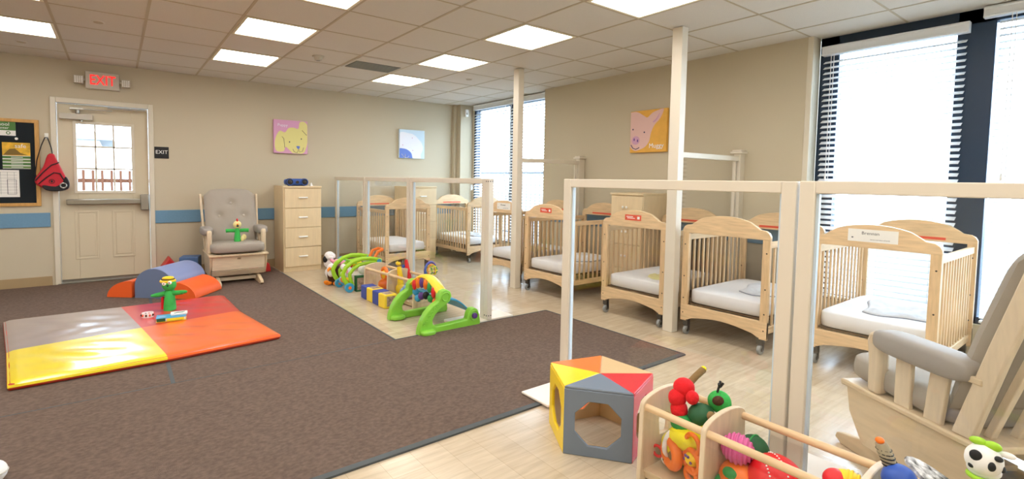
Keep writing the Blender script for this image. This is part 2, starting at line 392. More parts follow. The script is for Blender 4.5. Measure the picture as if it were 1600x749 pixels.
# ------------------------------------------------------------------ exit door
d = MB(); fx0, fx1 = -.565, .375
d.add(box(fx0, fx0 + .05, YB - .02, YB + .10, 0, 2.075), 'frame_paint').add(box(fx1 - .05, fx1, YB - .02, YB + .10, 0, 2.075), 'frame_paint').add(box(fx0 + .05, fx1 - .05, YB - .02, YB + .10, 2.02, 2.075), 'frame_paint')
door = struct('door_1', d, bevel=.004)
L0, L1, LY = -.512, .322, YB + .035
wx0, wx1, wz0, wz1 = -.35, .155, 1.05, 1.80
lf = MB()
lf.add(box(L0, wx0, LY, LY + .045, .02, 2.015), 'door_paint').add(box(wx1, L1, LY, LY + .045, .02, 2.015), 'door_paint')
lf.add(box(wx0, wx1, LY, LY + .045, .02, wz0), 'door_paint').add(box(wx0, wx1, LY, LY + .045, wz1, 2.015), 'door_paint')
for x0 in (-.385, -.045):
    x1 = x0 + .215
    lf.add(ring([(x0, .27), (x1, .27), (x1, .82), (x0, .82)], [(x0 + .02, .29), (x1 - .02, .29), (x1 - .02, .80), (x0 + .02, .80)], 'y', LY - .007, LY + .002), 'door_paint')
    lf.add(box(x0 + .035, x1 - .035, LY - .005, LY + .002, .305, .785), 'door_paint')
build('door_leaf', lf, door, bevel=.003)
wf = MB().add(ring([(wx0 - .03, wz0 - .03), (wx1 + .03, wz0 - .03), (wx1 + .03, wz1 + .03), (wx0 - .03, wz1 + .03)], [(wx0, wz0), (wx1, wz0), (wx1, wz1), (wx0, wz1)], 'y', LY - .012, LY + .02), 'frame_paint')
for k in (1, 2):
    xx = wx0 + (wx1 - wx0) * k / 3; zz = wz0 + (wz1 - wz0) * k / 3
    wf.add(box(xx - .009, xx + .009, LY, LY + .03, wz0, wz1), 'frame_paint').add(box(wx0, wx1, LY, LY + .03, zz - .009, zz + .009), 'frame_paint')
build('window_grille', wf, door, bevel=.002)
build('door_glass', one(box(wx0, wx1, LY + .018, LY + .024, wz0, wz1), 'glass'), door)
build('threshold', MB().add(box(L0 - .03, L1 + .03, YB - .03, YB + .10, 0, .018), 'steel').add(box(L0, L1, LY - .008, LY, .02, .05), 'steel'), door)
pb = MB().add(box(-.45, .24, LY - .07, LY - .03, .895, .955), 'steel').add(box(-.45, -.41, LY - .05, LY, .90, .95), 'steel').add(box(.23, .315, LY - .085, LY, .82, 1.005), 'steel')
build('push_bar', pb, door, bevel=.008)
dc = MB().add(box(-.49, -.20, LY - .07, LY, 1.845, 1.905), 'gray_plastic').add(cyl((-.33, LY - .05, 1.91), (-.33, LY - .05, 1.965), .02), 'steel')
dc.add(box(-.345, -.02, LY - .075, LY - .05, 1.955, 1.968), 'steel').add(box(-.40, -.28, LY - .08, LY - .045, 1.950, 1.975), 'steel').add(box(-.06, .30, YB - .04, YB - .02, 1.985, 2.005), 'steel').add(cyl((-.30, LY - .035, 1.845), (-.30, LY - .035, 1.825), .014), 'steel')
build('door_closer', dc, door, bevel=.003)
# exit signs
t = thing('exit_sign', 'lit red EXIT sign with two side lamp heads above the door', 'exit sign', (-.098, YB, 2.29))
build('housing', one(box(-.155, .155, -.055, 0, -.095, .095), 'gray_plastic'), t, bevel=.006)
build('lettering', one(text_vf('EXIT', .135, .002), 'red_glow', BACKT(0, -.057, -.0) @ Matrix.Diagonal((.86, 1.15, 1, 1))), t)
for s in (-1, 1):
    l = MB().add(box(s * .17, s * .255, -.085, -.03, -.05, .035), 'gray_plastic').add(cyl((s * .15, -.03, 0), (s * .19, -.045, 0), .014), 'gray_plastic')
    for a in range(4):
        for b_ in range(4): l.add(box(s * (.178 + a * .019), s * (.190 + a * .019), -.087, -.084, -.042 + b_ * .018, -.030 + b_ * .018), 'white')
    build('lamp_head', l, t, bevel=.002)
t = thing('exit_plaque', 'small black plaque reading EXIT on wall right of the door', 'sign', (.455, YB, 1.51))
build('plate', one(box(-.074, .074, -.006, 0, -.07, .07), 'black'), t, bevel=.004)
build('lettering', one(text_vf('EXIT', .062, .001), 'white', BACKT(0, -.0075, .005)), t)

# ------------------------------------------------------------------ ceiling lamps, vent, detectors
def lamp(i, j, label, proto=[None]):
    x, y = (GX(i) + GX(i + 1)) / 2, (GY(j) + GY(j + 1)) / 2
    if proto[0] is None:
        t = thing('ceiling_light', label, 'ceiling light', (x, y, H), 0, 'square ceiling lights')
        a = T / 2 - .012; b_ = a - .022
        build('frame', one(ring([(-a, -a), (a, -a), (a, a), (-a, a)], [(-b_, -b_), (b_, -b_), (b_, b_), (-b_, b_)], 'z', -.006, .03), 'lamp_frame'), t, bevel=.002)
        build('diffuser', one(box(-b_, b_, -b_, b_, .004, .012), 'diffuser'), t)
        proto[0] = t
    else: dup(proto[0], (x, y, H), 0, label)
lamp(-1, 2, 'square lit ceiling panel at far left, above the notice board')
lamp(-1, 4, 'square lit ceiling panel cut by the top edge at upper left')
lamp(2, 2, 'square lit ceiling panel nearest the wall, left of the smoke detector')
lamp(2, 4, 'square lit ceiling panel, second from the back wall, left of smoke detector')
lamp(2, 6, 'square lit ceiling panel cut by the top edge, above the air vent')
lamp(5, 2, 'square lit ceiling panel nearest the back wall, right of air vent')
lamp(5, 4, 'square lit ceiling panel, second from back wall, right of air vent')
lamp(5, 6, 'large square lit ceiling panel in the middle, just left of far white pole top')
lamp(5, 8, 'large square lit ceiling panel cut by top edge beside near white pole')
for i, j in lamps:
    if (i, j) not in [(-1, 2), (-1, 4), (2, 2), (2, 4), (2, 6), (5, 2), (5, 4), (5, 6), (5, 8)]:
        lamp(i, j, 'square lit ceiling panel outside the view, behind or left of the camera')
t = thing('air_vent', 'grey louvred ceiling vent between the lit panels', 'air vent', ((GX(4) + GX(5)) / 2, (GY(3) + GY(4)) / 2, H))
build('backing', one(box(-.27, .27, -.08, .27, -.004, .0), 'black'), t)
b = MB()
for k in range(10):
    b.add(box(-.26, .26, -.072 + k * .034, -.058 + k * .034, -.014, -.004), 'steel', None)
build('louvres', b, t)
build('frame', one(ring([(-.285, -.285), (.285, -.285), (.285, .285), (-.285, .285)], [(-.265, -.08), (.265, -.08), (.265, .268), (-.265, .268)], 'z', -.008, 0), 'ceiling_tile'), t)
single('smoke_detector', MB().add(cyl((0, 0, 0), (0, 0, -.012), .06, 24), 'gray_plastic').add(cyl((0, 0, -.012), (0, 0, -.045), .045, 24, .035), 'gray_plastic').add(cyl((0, 0, -.045), (0, 0, -.05), .02, 16), 'steel'), 'beige round smoke detector on ceiling left of the vent', 'smoke detector', (1.72, 5.2, H))
for x, y, lb in [(-.09, 5.21, 'flush white sprinkler cover on ceiling tile above the exit sign'), (-.70, 6.45, 'flush white sprinkler cover on ceiling tile nearest notice board'), (3.60, 5.17, 'flush white sprinkler cover on ceiling tile left of far pole')]:
    single('sprinkler_cover', MB().add(cyl((0, 0, 0), (0, 0, -.006), .045, 24, .04), 'ceiling_tile').add(cyl((0, 0, -.006), (0, 0, -.009), .034, 24), 'tbar'), lb, 'sprinkler', (x, y, H))
single('motion_sensor', MB().add(box(-.03, .03, -.05, 0, -.08, .04), 'white').add(ell((0, -.05, -.03), (.018, .01, .02)), 'gray_plastic'), 'small white motion sensor high on the corner column', 'sensor', (4.80, 6.98, 2.37), 0, bevel=.006)

# ------------------------------------------------------------------ carpet
FZ = .008
cp = [(XL + .01, YB - .01), (1.70, YB - .01), (1.70, 3.385), (3.28, 3.385), (3.28, 1.965), (XL + .01, 1.965)]
t = thing('carpet', 'large brown carpet with dark rubber edging over the wood floor', 'carpet')
build('pile', one(prism(cp, 'z', .001, FZ), 'carpet'), t)
e = MB()
def strip(a, b_, w=.014):
    a = Vector(a); b_ = Vector(b_); d_ = (b_ - a).normalized(); n = Vector((-d_.y, d_.x, 0)) * w
    e.add(([a - n, a + n, b_ + n, b_ - n, a - n + Vector((0, 0, .0095)), a + n + Vector((0, 0, .0095)), b_ + n + Vector((0, 0, .0095)), b_ - n + Vector((0, 0, .0095))],
          [(0, 1, 2, 3), (7, 6, 5, 4), (0, 4, 5, 1), (1, 5, 6, 2), (2, 6, 7, 3), (3, 7, 4, 0)]), 'carpet_edge')
strip((1.70, 6.6, .0005), (1.70, 3.385, .0005), .007); strip((1.70, 3.385, .0005), (3.28, 3.385, .0005), .006); strip((3.28, 3.385, .0005), (3.28, 1.965, .0005), .007)
strip((3.28, 1.965, .0005), (XL, 1.965, .0005), .017)
build('edging', e, t)
s_ = MB().add(box(XL + .02, 1.695, 3.378, 3.386, .006, FZ + .0006), 'carpet_edge')
for x in (.238,): s_.add(box(x, x + .022, 3.386, 7.0, .006, FZ + .0008), 'carpet_edge')
build('seam', s_, t)

# ------------------------------------------------------------------ play mat
A, B_, Cc, D = Vector((-.755, 5.40)), Vector((-.52, 3.757)), Vector((.985, 3.875)), Vector((.85, 5.45))
AB = Vector((-.615, 4.46)); DC = Vector((.865, 4.74)); AD = Vector((.012, 5.42)); BC = Vector((.25, 3.785)); MM = Vector((.135, 4.60))
def quad(P, n, z, edge, mk):
    v = []; f = []
    for i in range(n + 1):
        for j in range(n + 1):
            u, w = i / n, j / n
            p = P[0].lerp(P[1], u).lerp(P[3].lerp(P[2], u), w)
            zz = z + .004 * math.sin(p.x * 23 + 5 * math.sin(p.y * 6)) * math.sin(PI * u) * math.sin(PI * w) + .003 * math.sin(p.y * 31 + p.x * 9) * math.sin(PI * u) * math.sin(PI * w)
            k = mk(u, w)
            v.append((p.x, p.y, zz - k * .012))
    for i in range(n):
        for j in range(n): f.append((i * (n + 1) + j, (i + 1) * (n + 1) + j, (i + 1) * (n + 1) + j + 1, i * (n + 1) + j + 1))
    return v, f
t = thing('play_mat', 'padded vinyl floor mat with grey, yellow, red and orange squares', 'play mat')
ed = lambda x: max(0, 1 - x / .07) ** 2
core = [(p.x, p.y) for p in (A, AB, B_, BC, Cc, DC, D, AD)]
build('underside', one(prism(core, 'z', .009, .046), 'vinyl_seam'), t, bevel=.012)
for nm, P, m, mk in [('gray_square', (A, AB, MM, AD), 'vinyl_gray', lambda u, w: max(ed(u) if 0 else 0, ed(w) if 1 else 0)),
                     ('yellow_square', (AB, B_, BC, MM), 'vinyl_yellow', lambda u, w: max(ed(1 - u), ed(w))),
                     ('red_square', (AD, MM, DC, D), 'vinyl_red', lambda u, w: max(ed(1 - w), ed(u) if 0 else 0)),
                     ('orange_square', (MM, BC, Cc, DC), 'vinyl_orange', lambda u, w: max(ed(1 - u), ed(1 - w)))]:
    build(nm, one(quad(P, 24, .054, None, mk), m), t, smooth=80)
# side skirts in panel colours
sk = MB()
for a, b_, m in [(AB, B_, 'vinyl_seam'), (A, AB, 'vinyl_seam'), (B_, BC, 'vinyl_yellow'), (BC, Cc, 'vinyl_orange'), (Cc, DC, 'vinyl_orange'), (DC, D, 'vinyl_red'), (D, AD, 'vinyl_red'), (AD, A, 'vinyl_gray')]:
    d_ = (b_ - a).normalized(); n = Vector((d_.y, -d_.x)) * -.003
    a2, b2 = a - n * 1, b_ - n * 1
    sk.add(([(a2.x, a2.y, .028), (b2.x, b2.y, .028), (b_.x, b_.y, .0425), (a.x, a.y, .0425)], [(0, 1, 2, 3)]), m)
build('piping', sk, t)

# ------------------------------------------------------------------ foam climbing shapes
def halfpiece(name, label, w, h, l, loc, rz, m, mend, style, group):
    if style == 'arch': pl = [(-w / 2, 0), (w / 2, 0)] + arcpts(0, h - w / 2 * .9, w / 2, 0, 180, 20, w / 2 * .9)
    elif style == 'qleft': pl = [(-w / 2, 0), (w / 2, 0)] + [(w / 2 - w * math.sin(a * PI / 24) , h * math.cos(a * PI / 24)) for a in range(0, 12)]
    elif style == 'qright': pl = [(w / 2, 0), (-w / 2, 0)] + [(-w / 2 + w * math.sin(a * PI / 24), h * math.cos(a * PI / 24)) for a in range(0, 12)]
    else: pl = [(-w / 2, 0), (w / 2, 0)] + arcpts(0, 0, w / 2, 0, 180, 20, h)[1:-1]
    if area(pl) < 0: pl = pl[::-1]
    t = thing(name, label, 'foam block', loc, rz, group)
    b = prism(pl, 'y', 0, l); build('cover', one(b, m), t, bevel=.012, smooth=40)
    build('end_cap', one(prism([(x * .99, z * .985 + .002) for x, z in pl], 'y', -.004, .003), mend), t)
    return t
fr = math.atan2(-.63, .78)
ux, uy = math.cos(fr), math.sin(fr); 
halfpiece('foam_wedge', 'low orange foam quarter-round, left end near the door', .26, .17, .60, (.005, 6.085, FZ), fr, 'foam_orange', 'foam_orange', 'qleft', 'foam climbing shapes')
halfpiece('foam_arch', 'tall blue-grey arched foam block behind green puppet', .40, .30, .54, (.285, 5.855, FZ), fr, 'foam_blue', 'foam_blue_end', 'arch', 'foam climbing shapes')
halfpiece('foam_ramp', 'long low orange foam bolster, right of blue arch', .22, .165, .46, (.535, 5.66, FZ), fr, 'foam_orange', 'foam_orange', 'qright', 'foam climbing shapes')
single('foam_block', one(box(-.10, .10, -.10, .10, 0, .27), 'foam_blue_dark'), 'small dark blue foam block behind the blue arch by the wall', 'foam block', (.70, 6.78, FZ), -.3, bevel=.01)
single('foam_triangle', one(prism([(-.18, 0), (.18, 0), (0, .25)], 'y', 0, .2), 'foam_red'), 'red foam wedge peeking over the blue arch against back wall', 'foam block', (.50, 6.92, FZ), 0, bevel=.012)
single('foam_cone', one(prism([(-.13, 0), (.11, 0), (.09, .1), (-.02, .20), (-.11, .17)], 'y', 0, .2), 'foam_red'), 'red foam wedge on floor between rocking chair and dresser', 'foam block', (1.50, 6.75, FZ), 0, bevel=.012)

# ------------------------------------------------------------------ glider chair
def rbox(cx, cy, cz, rx, ry, rz, e=.45, nu=28, nv=14): return ell((cx, cy, cz), (rx, ry, rz), nu, nv, e)
def glider(label, loc, rz):
    t = thing('glider_chair', label, 'rocking chair', loc, rz, 'glider rocking chairs')
    W = .31
    build('seat_frame', one(box(-W, W, -.32, .29, .325, .352), 'maple_y'), t, bevel=.008)
    for s in (-1, 1):
        build('side_panel', one(prism([(-.30, .325), (.265, .325), (.245, .22), (.17, .10), (-.20, .10), (-.28, .20)], 'x', s * W * .93 - .010, s * W * .93 + .010), 'maple_y'), t, bevel=.003)
    fp = MB().add(prism([(.235, .325), (.255, .325), (.240, .17), (.220, .17)], 'x', -.275, .275), 'maple')
    fp.add(prism([(.222, .165), (.246, .165), (.20, .10), (.176, .10)], 'x', -.275, .275), 'maple')
    build('front_panel', fp, t, bevel=.003)
    build('maker_mark', MB().add(ell((.0, .2525, .298), (.022, .002, .007)), 'plush_tan').add(box(-.02, .02, .250, .2535, .284, .287), 'plush_tan'), t)
    for s in (-1, 1):
        build('runner', one(prism([(-.36, 0), (.36, 0), (.395, .02), (.385, .045), (.22, .085), (-.22, .085), (-.36, .04)], 'x', s * .215 - .018, s * .215 + .018), 'maple_y'), t, bevel=.005)
    build('crossbar', one(box(-.20, .20, .10, .14, .03, .07), 'maple'), t, bevel=.004)
    build('crossbar', one(box(-.20, .20, -.20, -.16, .03, .07), 'maple'), t, bevel=.004)
    build('glide_bearing', one(box(-.20, .20, -.03, .05, .085, .11), 'maple'), t, bevel=.004)
    for s in (-1, 1):
        x = s * (W - .025)
        fpz = [(.095, .352), (.150, .352), (.155, .50), (.165, .575), (.155, .61), (.125, .617), (.095, .59), (.09, .50)]
        build('arm_post', one(prism(fpz, 'x', x - .024, x + .024), 'maple_z'), t, bevel=.014)
        for y0, lean in ((.0, .0), (-.125, -.02)):
            build('arm_slat', one(prism([(y0 - .035, .35), (y0 + .035, .35), (y0 + .035 + lean, .56), (y0 - .035 + lean, .56)], 'x', x - .009, x + .009), 'maple_z'), t, bevel=.004)
        build('arm_rail', one(prism([(.14, .565), (.14, .590), (-.305, .583), (-.305, .558)], 'x', x - .026, x + .026), 'maple_y'), t, bevel=.005)
        pad = rbox(0, 0, 0, .060, .195, .048, .5)
        build('arm_pad', one(pad, 'cushion2', Matrix.Translation((x + s * .006, -.075, .594)) @ Matrix.Rotation(math.radians(1), 4, 'X')), t, smooth=180)
        st = [(-.272, .352), (-.20, .352), (-.315, .70), (-.415, .985), (-.435, 1.01), (-.465, 1.0), (-.475, .97), (-.375, .68)]
        sp = one(prism(st, 'x', -.013, .013), 'maple_z', Matrix.Translation((s * (W - .025), 0, 0)) @ Matrix(((1, 0, s * .045, -s * .0158), (0, 1, 0, 0), (0, 0, 1, 0), (0, 0, 0, 1))))
        build('back_stile', sp, t, bevel=.006)
    for k in range(5):
        xx = -.2 + k * .1
        build('back_spindle', one(prism([(-.262, .352), (-.235, .352), (-.435, .95), (-.46, .95)], 'x', xx - .012, xx + .012), 'maple_z'), t, bevel=.003)
    build('top_rail', one(prism([(-.43, .88), (-.408, .88), (-.440, .98), (-.463, .98)], 'x', -.29, .29), 'maple'), t, bevel=.006)
    build('seat_cushion', one(rbox(0, 0, 0, .285, .265, .060, .38), 'cushion', Matrix.Translation((0, .055, .412)) @ Matrix.Rotation(math.radians(2), 4, 'X')), t, smooth=180)
    # back cushion: rounded-top pad with tufts
    v = []; f = []; nx, nz = 36, 40; wd = .285; hh = .66
    tuf = [(0, .50), (-.135, .34), (.135, .34), (0, .17)]
    for side in (1, -1):
        for i in range(nx + 1):
            for j in range(nz + 1):
                a = -1 + 2 * i / nx; b_ = -1 + 2 * j / nz
                ex = .42
                px = wd * a * (1 - .06 * max(0, -b_)) * (1 + .0); top = hh / 2 * (1 + (.10 * (1 - a * a)) if b_ > 0 else 1)
                pz = b_ * top + hh / 2
                if abs(a) > .75 and b_ > .6:
                    pz -= (abs(a) - .75) / .25 * (b_ - .6) / .4 * .05
                th = .055 * (max(0, 1 - a ** 6) ** .5) * (max(0, 1 - b_ ** 8) ** .5)
                for tx, tz in tuf:
                    dd = math.hypot(px - tx, pz - tz); th -= .030 * math.exp(-(dd / .045) ** 2) * (1 if side > 0 else .2)
                th = max(th, 0)
                v.append((px, side * th, pz))
    n1 = (nx + 1) * (nz + 1)
    for sd in (0, 1):
        for i in range(nx):
            for j in range(nz):
                q = (i * (nz + 1) + j, (i + 1) * (nz + 1) + j, (i + 1) * (nz + 1) + j + 1, i * (nz + 1) + j + 1)
                f.append(tuple(k + sd * n1 for k in (q[::-1] if sd == 0 else q)))
    X = Matrix.Translation((0, -.165, .42)) @ Matrix.Rotation(math.radians(19), 4, 'X')
    bc = build('back_cushion', one((v, f), 'cushion', X), t, smooth=180)
    for tx, tz in tuf[:3]: build('button', one(ell((tx, .028, tz), (.016, .008, .016), 12, 6), 'button', X), bc)
    return t
g1 = glider('grey cushioned glider chair by the back wall, rooster puppet on seat', (1.123, 6.39, FZ), 0)
g1.rotation_euler = (0, 0, 3.118)
g2 = dup(g1, (2.79, .417, 0), -.565, 'grey cushioned wooden glider chair seen from behind, in right foreground')

# ------------------------------------------------------------------ cribs
CL, CW = .97, .67
def crib_end(x, front):
    mb = MB(); hw = CW / 2; pw = .052
    for s in (-1, 1):
        a, b_ = s * hw, s * (hw - pw)
        mb.add(box(x - .014, x + .014, a, b_, .115, .845), 'wood_z')
        for zb in (.18, .30, .48, .74): mb.add(cyl((x - .016, s * (hw - .022), zb), (x + .016, s * (hw - .022), zb), .006, 8), 'bolt')
    top = [(-hw, .835), (-hw, .862), (-hw + .012, .885), (-hw + .035, .90), (-hw + .075, .905), (-hw + .10, .925)]
    k = 10
    for i in range(1, k): 
        y = (-hw + .10) + (2 * hw - .20) * i / k; top.append((y, .925 + .062 * math.sin(PI * i / k) ** .6))
    top += [(-p[0], p[1]) for p in top[5::-1]][0:6]
    top = top[:6] + [p for p in top[6:6 + k - 1]] + [(-p[0], p[1]) for p in reversed(top[:6])]
    mb.add(prism(top + [(hw, .835)][:0], 'x', x - .015, x + .015), 'wood_y')
    bot = [(-hw, .245), (hw, .245), (hw, .125), (hw - .06, .125), (hw - .10, .145)] + [(hw - .10 - (2 * hw - .2) * i / 8, .145 + .03 * math.sin(PI * i / 8)) for i in range(1, 8)] + [(-hw + .10, .145), (-hw + .06, .125), (-hw, .125)]
    mb.add(prism(bot, 'x', x - .015, x + .015), 'wood_y')
    return mb
def crib(label, loc, rz, sticker='red'):
    t = thing('crib', label, 'crib', loc, rz, 'wooden cribs')
    hl = CL / 2; hw = CW / 2
    for x in (-hl + .015, hl - .015):
        e_ = build('end_frame', crib_end(x, x < 0), t, bevel=.005)
        build('clear_panel', one(box(x - .002, x + .002, -hw + .05, hw - .05, .24, .84), 'crib_pane'), e_)
    for s in (-1, 1):
        y = s * (hw - .025)
        mb = MB().add(box(-hl + .03, hl - .03, y - .012, y + .012, .775, .82), 'wood').add(box(-hl + .03, hl - .03, y - .012, y + .012, .15, .20), 'wood')
        n = 13
        for k in range(n):
            x = -hl + .03 + (CL - .06) * (k + .5) / n
            mb.add(box(x - .010, x + .010, y - .006, y + .006, .19, .78), 'wood_z')
        build('side_rail', mb, t, bevel=.002)
    build('mattress_base', one(box(-hl + .035, hl - .035, -hw + .04, hw - .04, .250, .258), 'dark_gap'), t)
    mb = one(rbox(0, 0, .315, hl - .036, hw - .040, .057, .18, 40, 14), 'sheet')
    build('mattress', mb, t, smooth=180)
    for sx in (-1, 1):
        for sy in (-1, 1):
            x, y = sx * (hl - .02), sy * (hw - .045)
            c = MB().add(box(x - .018, x + .018, y - .022, y + .022, .075, .135), 'caster_metal').add(cyl((x, y - .012, .036), (x, y + .012, .036), .035, 20), 'caster_tyre').add(cyl((x, y - .016, .036), (x, y + .016, .036), .014, 12), 'caster_metal')
            c.add(box(x - .004, x + .026, y - .017, y - .013, .03, .08), 'caster_metal').add(box(x - .004, x + .026, y + .013, y + .017, .03, .08), 'caster_metal')
            build('caster', c, t, bevel=.002)
    # stickers: red warning on both end rails (inside of back, outside of front), or a white name card
    def lab(x, y0, y1, z0, z1, m): return box(x, x + .001, y0, y1, z0, z1)
    w = MB().add(box(hl - .0335, hl - .0305, -.17, .17, .850, .868), 'red_label')
    if sticker == 'red':
        w.add(box(-hl - .0015, -hl + .001, -.085, .085, .895, .945), 'red_label').add(box(-hl - .002, -hl, -.07, -.045, .908, .932), 'white')
        w.add(box(-hl - .002, -hl, .0, .07, .925, .931), 'white').add(box(-hl - .002, -hl, -.02, .06, .912, .918), 'white')
        build('warning_sticker', w, t)
    elif sticker == 'card':
        w2 = MB().add(box(-hl - .0015, -hl + .001, -.13, .13, .875, .955), 'paper')
        w2.add(text_vf('Brennan', .028, .0003), 'ink', RIGHTT(-hl - .002, .01, .930)).add(text_vf('name and date of birth', .011, .0002), 'ink', RIGHTT(-hl - .002, -.04, .892)).add(ell((-hl - .002, .105, .90), (.001, .006, .004), 8, 6), 'ink')
        build('name_card', w2, t); build('warning_sticker', w, t)
    else: build('warning_sticker', w, t)
    return t
CX = 3.715 + CL / 2
crib('natural wood crib with red sticker beside far white pole, second in row', (CX, 3.865, 0), 0)
crib('natural wood crib with red sticker just left of near white pole, yellow blanket inside', (CX, 2.755, 0), 0)
crib('natural wood crib without front sticker, right of the near white pole', (CX + .02, 1.945, 0), 0, None)
crib('natural wood crib with white name card in front of the near window', (3.885 + CL / 2, 1.07, 0), 0, 'card')
crib('natural wood crib with white card left of far pole, before far window', (3.86 + CL / 2, 4.76, 0), 0, 'card')
crib('crib behind the left far partition panels, in front of cream dresser', (2.80 + CW / 2 + .02, 5.90 + CL / 2, 0), PI / 2, None)
crib('crib in the far corner beneath the window, pale in daylight', (4.17 + CW / 2, 5.98 + CL / 2, 0), PI / 2, None)
def blanket(label, loc, rz, rx, ry, m, seed):
    rr = random.Random(seed); v = []; f = []; n = 26; ph = [rr.uniform(0, 6) for _ in range(6)]
    for i in range(n + 1):
        for j in range(n + 1):
            a, b_ = -1 + 2 * i / n, -1 + 2 * j / n
            ex = 1 + .12 * math.sin(3 * b_ + ph[0]); ey = 1 + .15 * math.sin(2.5 * a + ph[1])
            z = .014 + .012 * math.sin(5 * a + 3 * b_ + ph[2]) * math.cos(4 * b_ + ph[3]) + .006 * math.sin(11 * a + ph[4]) * math.sin(9 * b_ + ph[5])
            ed_ = max(abs(a), abs(b_)); z = max(.003, z * (1 - ed_ ** 6) + .003)
            v.append((a * rx * ex * (1 - .18 * b_ * b_), b_ * ry * ey * (1 - .15 * a * a), z))
    for i in range(n):
        for j in range(n): f.append((i * (n + 1) + j, (i + 1) * (n + 1) + j, (i + 1) * (n + 1) + j + 1, i * (n + 1) + j + 1))
    rim = [v[i] for i in [j for j in range(n + 1)] + [(i) * (n + 1) + n for i in range(1, n + 1)] + [n * (n + 1) + j for j in range(n - 1, -1, -1)] + [i * (n + 1) for i in range(n - 1, 0, -1)]]
    t = thing('baby_blanket', label, 'blanket', loc, rz, 'blankets in the cribs')
    o = build('cloth', one((v, f), m), t, smooth=180); s = o.modifiers.new('solid', 'SOLIDIFY'); s.thickness = .004; s.offset = 1
    build('hem', one(tube(rim, .0035, 6, closed=True), 'blanket_edge' if m == 'blanket' else m), t)
MZ = .372
blanket('white patterned blanket with grey hem in crib right of near pole', (CX + .05, 1.84, MZ), .2, .25, .17, 'blanket', 1)
blanket('rumpled white patterned blanket in crib before near window', (3.885 + CL / 2 + .02, 1.02, MZ), .1, .30, .2, 'blanket', 2)
blanket('folded pale yellow blanket in crib left of the near pole', (CX - .17, 2.62, MZ), 0, .15, .11, 'blanket_yellow', 3)
blanket('white blanket with grey hem in crib right of far pole', (CX + .03, 3.75, MZ), .3, .24, .17, 'blanket', 4)
blanket('cream blanket in crib left of far pole', (3.86 + CL / 2 - .1, 4.62, MZ), .3, .17, .14, 'blanket_yellow', 5)
blanket('white blanket in the pale far corner crib', (4.17 + CW / 2 + .03, 6.3, MZ), 1.5, .22, .16, 'blanket', 6)

# ------------------------------------------------------------------ dressers
def dresser(label, loc, rz, w=.49, dp=.46, h=1.12, knobs=False):
    t = thing('dresser', label, 'dresser', loc, rz, 'tall four-drawer dressers')
    b = MB().add(box(-w / 2, w / 2, .012, dp, .0, h - .022), 'dresser_wood')
    build('body', b, t, bevel=.003)
    build('top_panel', one(box(-w / 2 - .004, w / 2 + .004, -.008, dp, h - .022, h), 'dresser_wood'), t, bevel=.003)
    z0 = .065; dh = (h - .03 - z0) / 4
    for k in range(4):
        a = z0 + k * dh + .004; d_ = build('drawer', one(box(-w / 2 + .016, w / 2 - .004, -.006, .014, a, a + dh - .008), 'dresser_wood'), t, bevel=.003)
        zc = a + dh * .52
        if knobs:
            hb = MB()
            for s in (-1, 1): hb.add(cyl((s * .022, -.006, zc), (s * .022, -.022, zc), .006, 10), 'maple').add(ell((s * .022, -.028, zc), (.013, .008, .013), 12, 8), 'white')
            build('knobs', hb, d_)
        else:
            build('handle', MB().add(box(-.058, .058, -.028, -.012, zc - .009, zc + .009), 'white').add(box(-.045, -.03, -.014, -.005, zc - .007, zc + .007), 'white').add(box(.03, .045, -.014, -.005, zc - .007, zc + .007), 'white'), d_, bevel=.004)
    return t
dresser('light wood four-drawer dresser with blue stereo on top', (1.975, 6.61, 0), 0)
dresser('light wood dresser behind the crib in the far partitioned area', (3.785, 6.63, 0), 0)
dresser('light wood dresser with paired knobs between cribs at right wall', (4.335, 3.305, 0), -PI / 2, w=.41, dp=.44, knobs=True)
t = thing('boombox', 'blue and black portable stereo on dresser top', 'stereo', (1.95, 6.83, 1.12), 0)
build('body', one(rbox(0, 0, .052, .15, .07, .045, .5), 'boombox_blue'), t, smooth=180)
for s in (-1, 1):
    sp = build('speaker', MB().add(cyl((s * .095, -.078, .052), (s * .095, -.03, .052), .048, 24), 'black').add(torus((s * .095, -.078, .052), .042, .005, 'y'), 'boombox_blue').add(ell((s * .095, -.078, .052), (.022, .008, .022), 16, 8), 'bolt'), t)
build('controls', MB().add(cyl((0, -.08, .05), (0, -.05, .05), .02, 20), 'bolt').add(box(-.1, .1, -.055, .03, .0, .012), 'black'), t)
single('paper_cone', MB().add(cyl((0, 0, 0), (0, 0, .045), .022, 14, .004), 'white'), 'small white cone ornament on dresser beside stereo', 'ornament', (2.14, 6.78, 1.12))

# ------------------------------------------------------------------ wall art
def canvas(name, label, loc, rz, s, bg):
    t = thing(name, label, 'painting', loc, rz, 'animal canvases')
    build('canvas', one(box(-s / 2, s / 2, -.035, 0, -s / 2, s / 2), bg), t, bevel=.003); return t
def flat(mb, poly, m, lay): mb.add(prism(poly, 'y', -.0355 - lay * .0008, -.035 - (lay - 1) * .0008 if lay else -.034), m)
def oval(cx, cz, rx, rz, n=24, a0=0): return [(cx + rx * math.cos(2 * PI * i / n), cz + rz * math.sin(2 * PI * i / n)) for i in range(n)]
def clip(p, s): return [(max(-s, min(s, x)), max(-s, min(s, z))) for x, z in p]
def sm(pts, n=4):
    o_ = []; k = len(pts)
    for i in range(k):
        p0, p1, p2, p3 = [Vector(pts[(i + q) % k]) for q in (-1, 0, 1, 2)]
        for a in range(n):
            u = a / n; o_.append(tuple(.5 * (2 * p1 + (p2 - p0) * u + (2 * p0 - 5 * p1 + 4 * p2 - p3) * u * u + (3 * p1 - p0 - 3 * p2 + p3) * u ** 3)))
    return o_
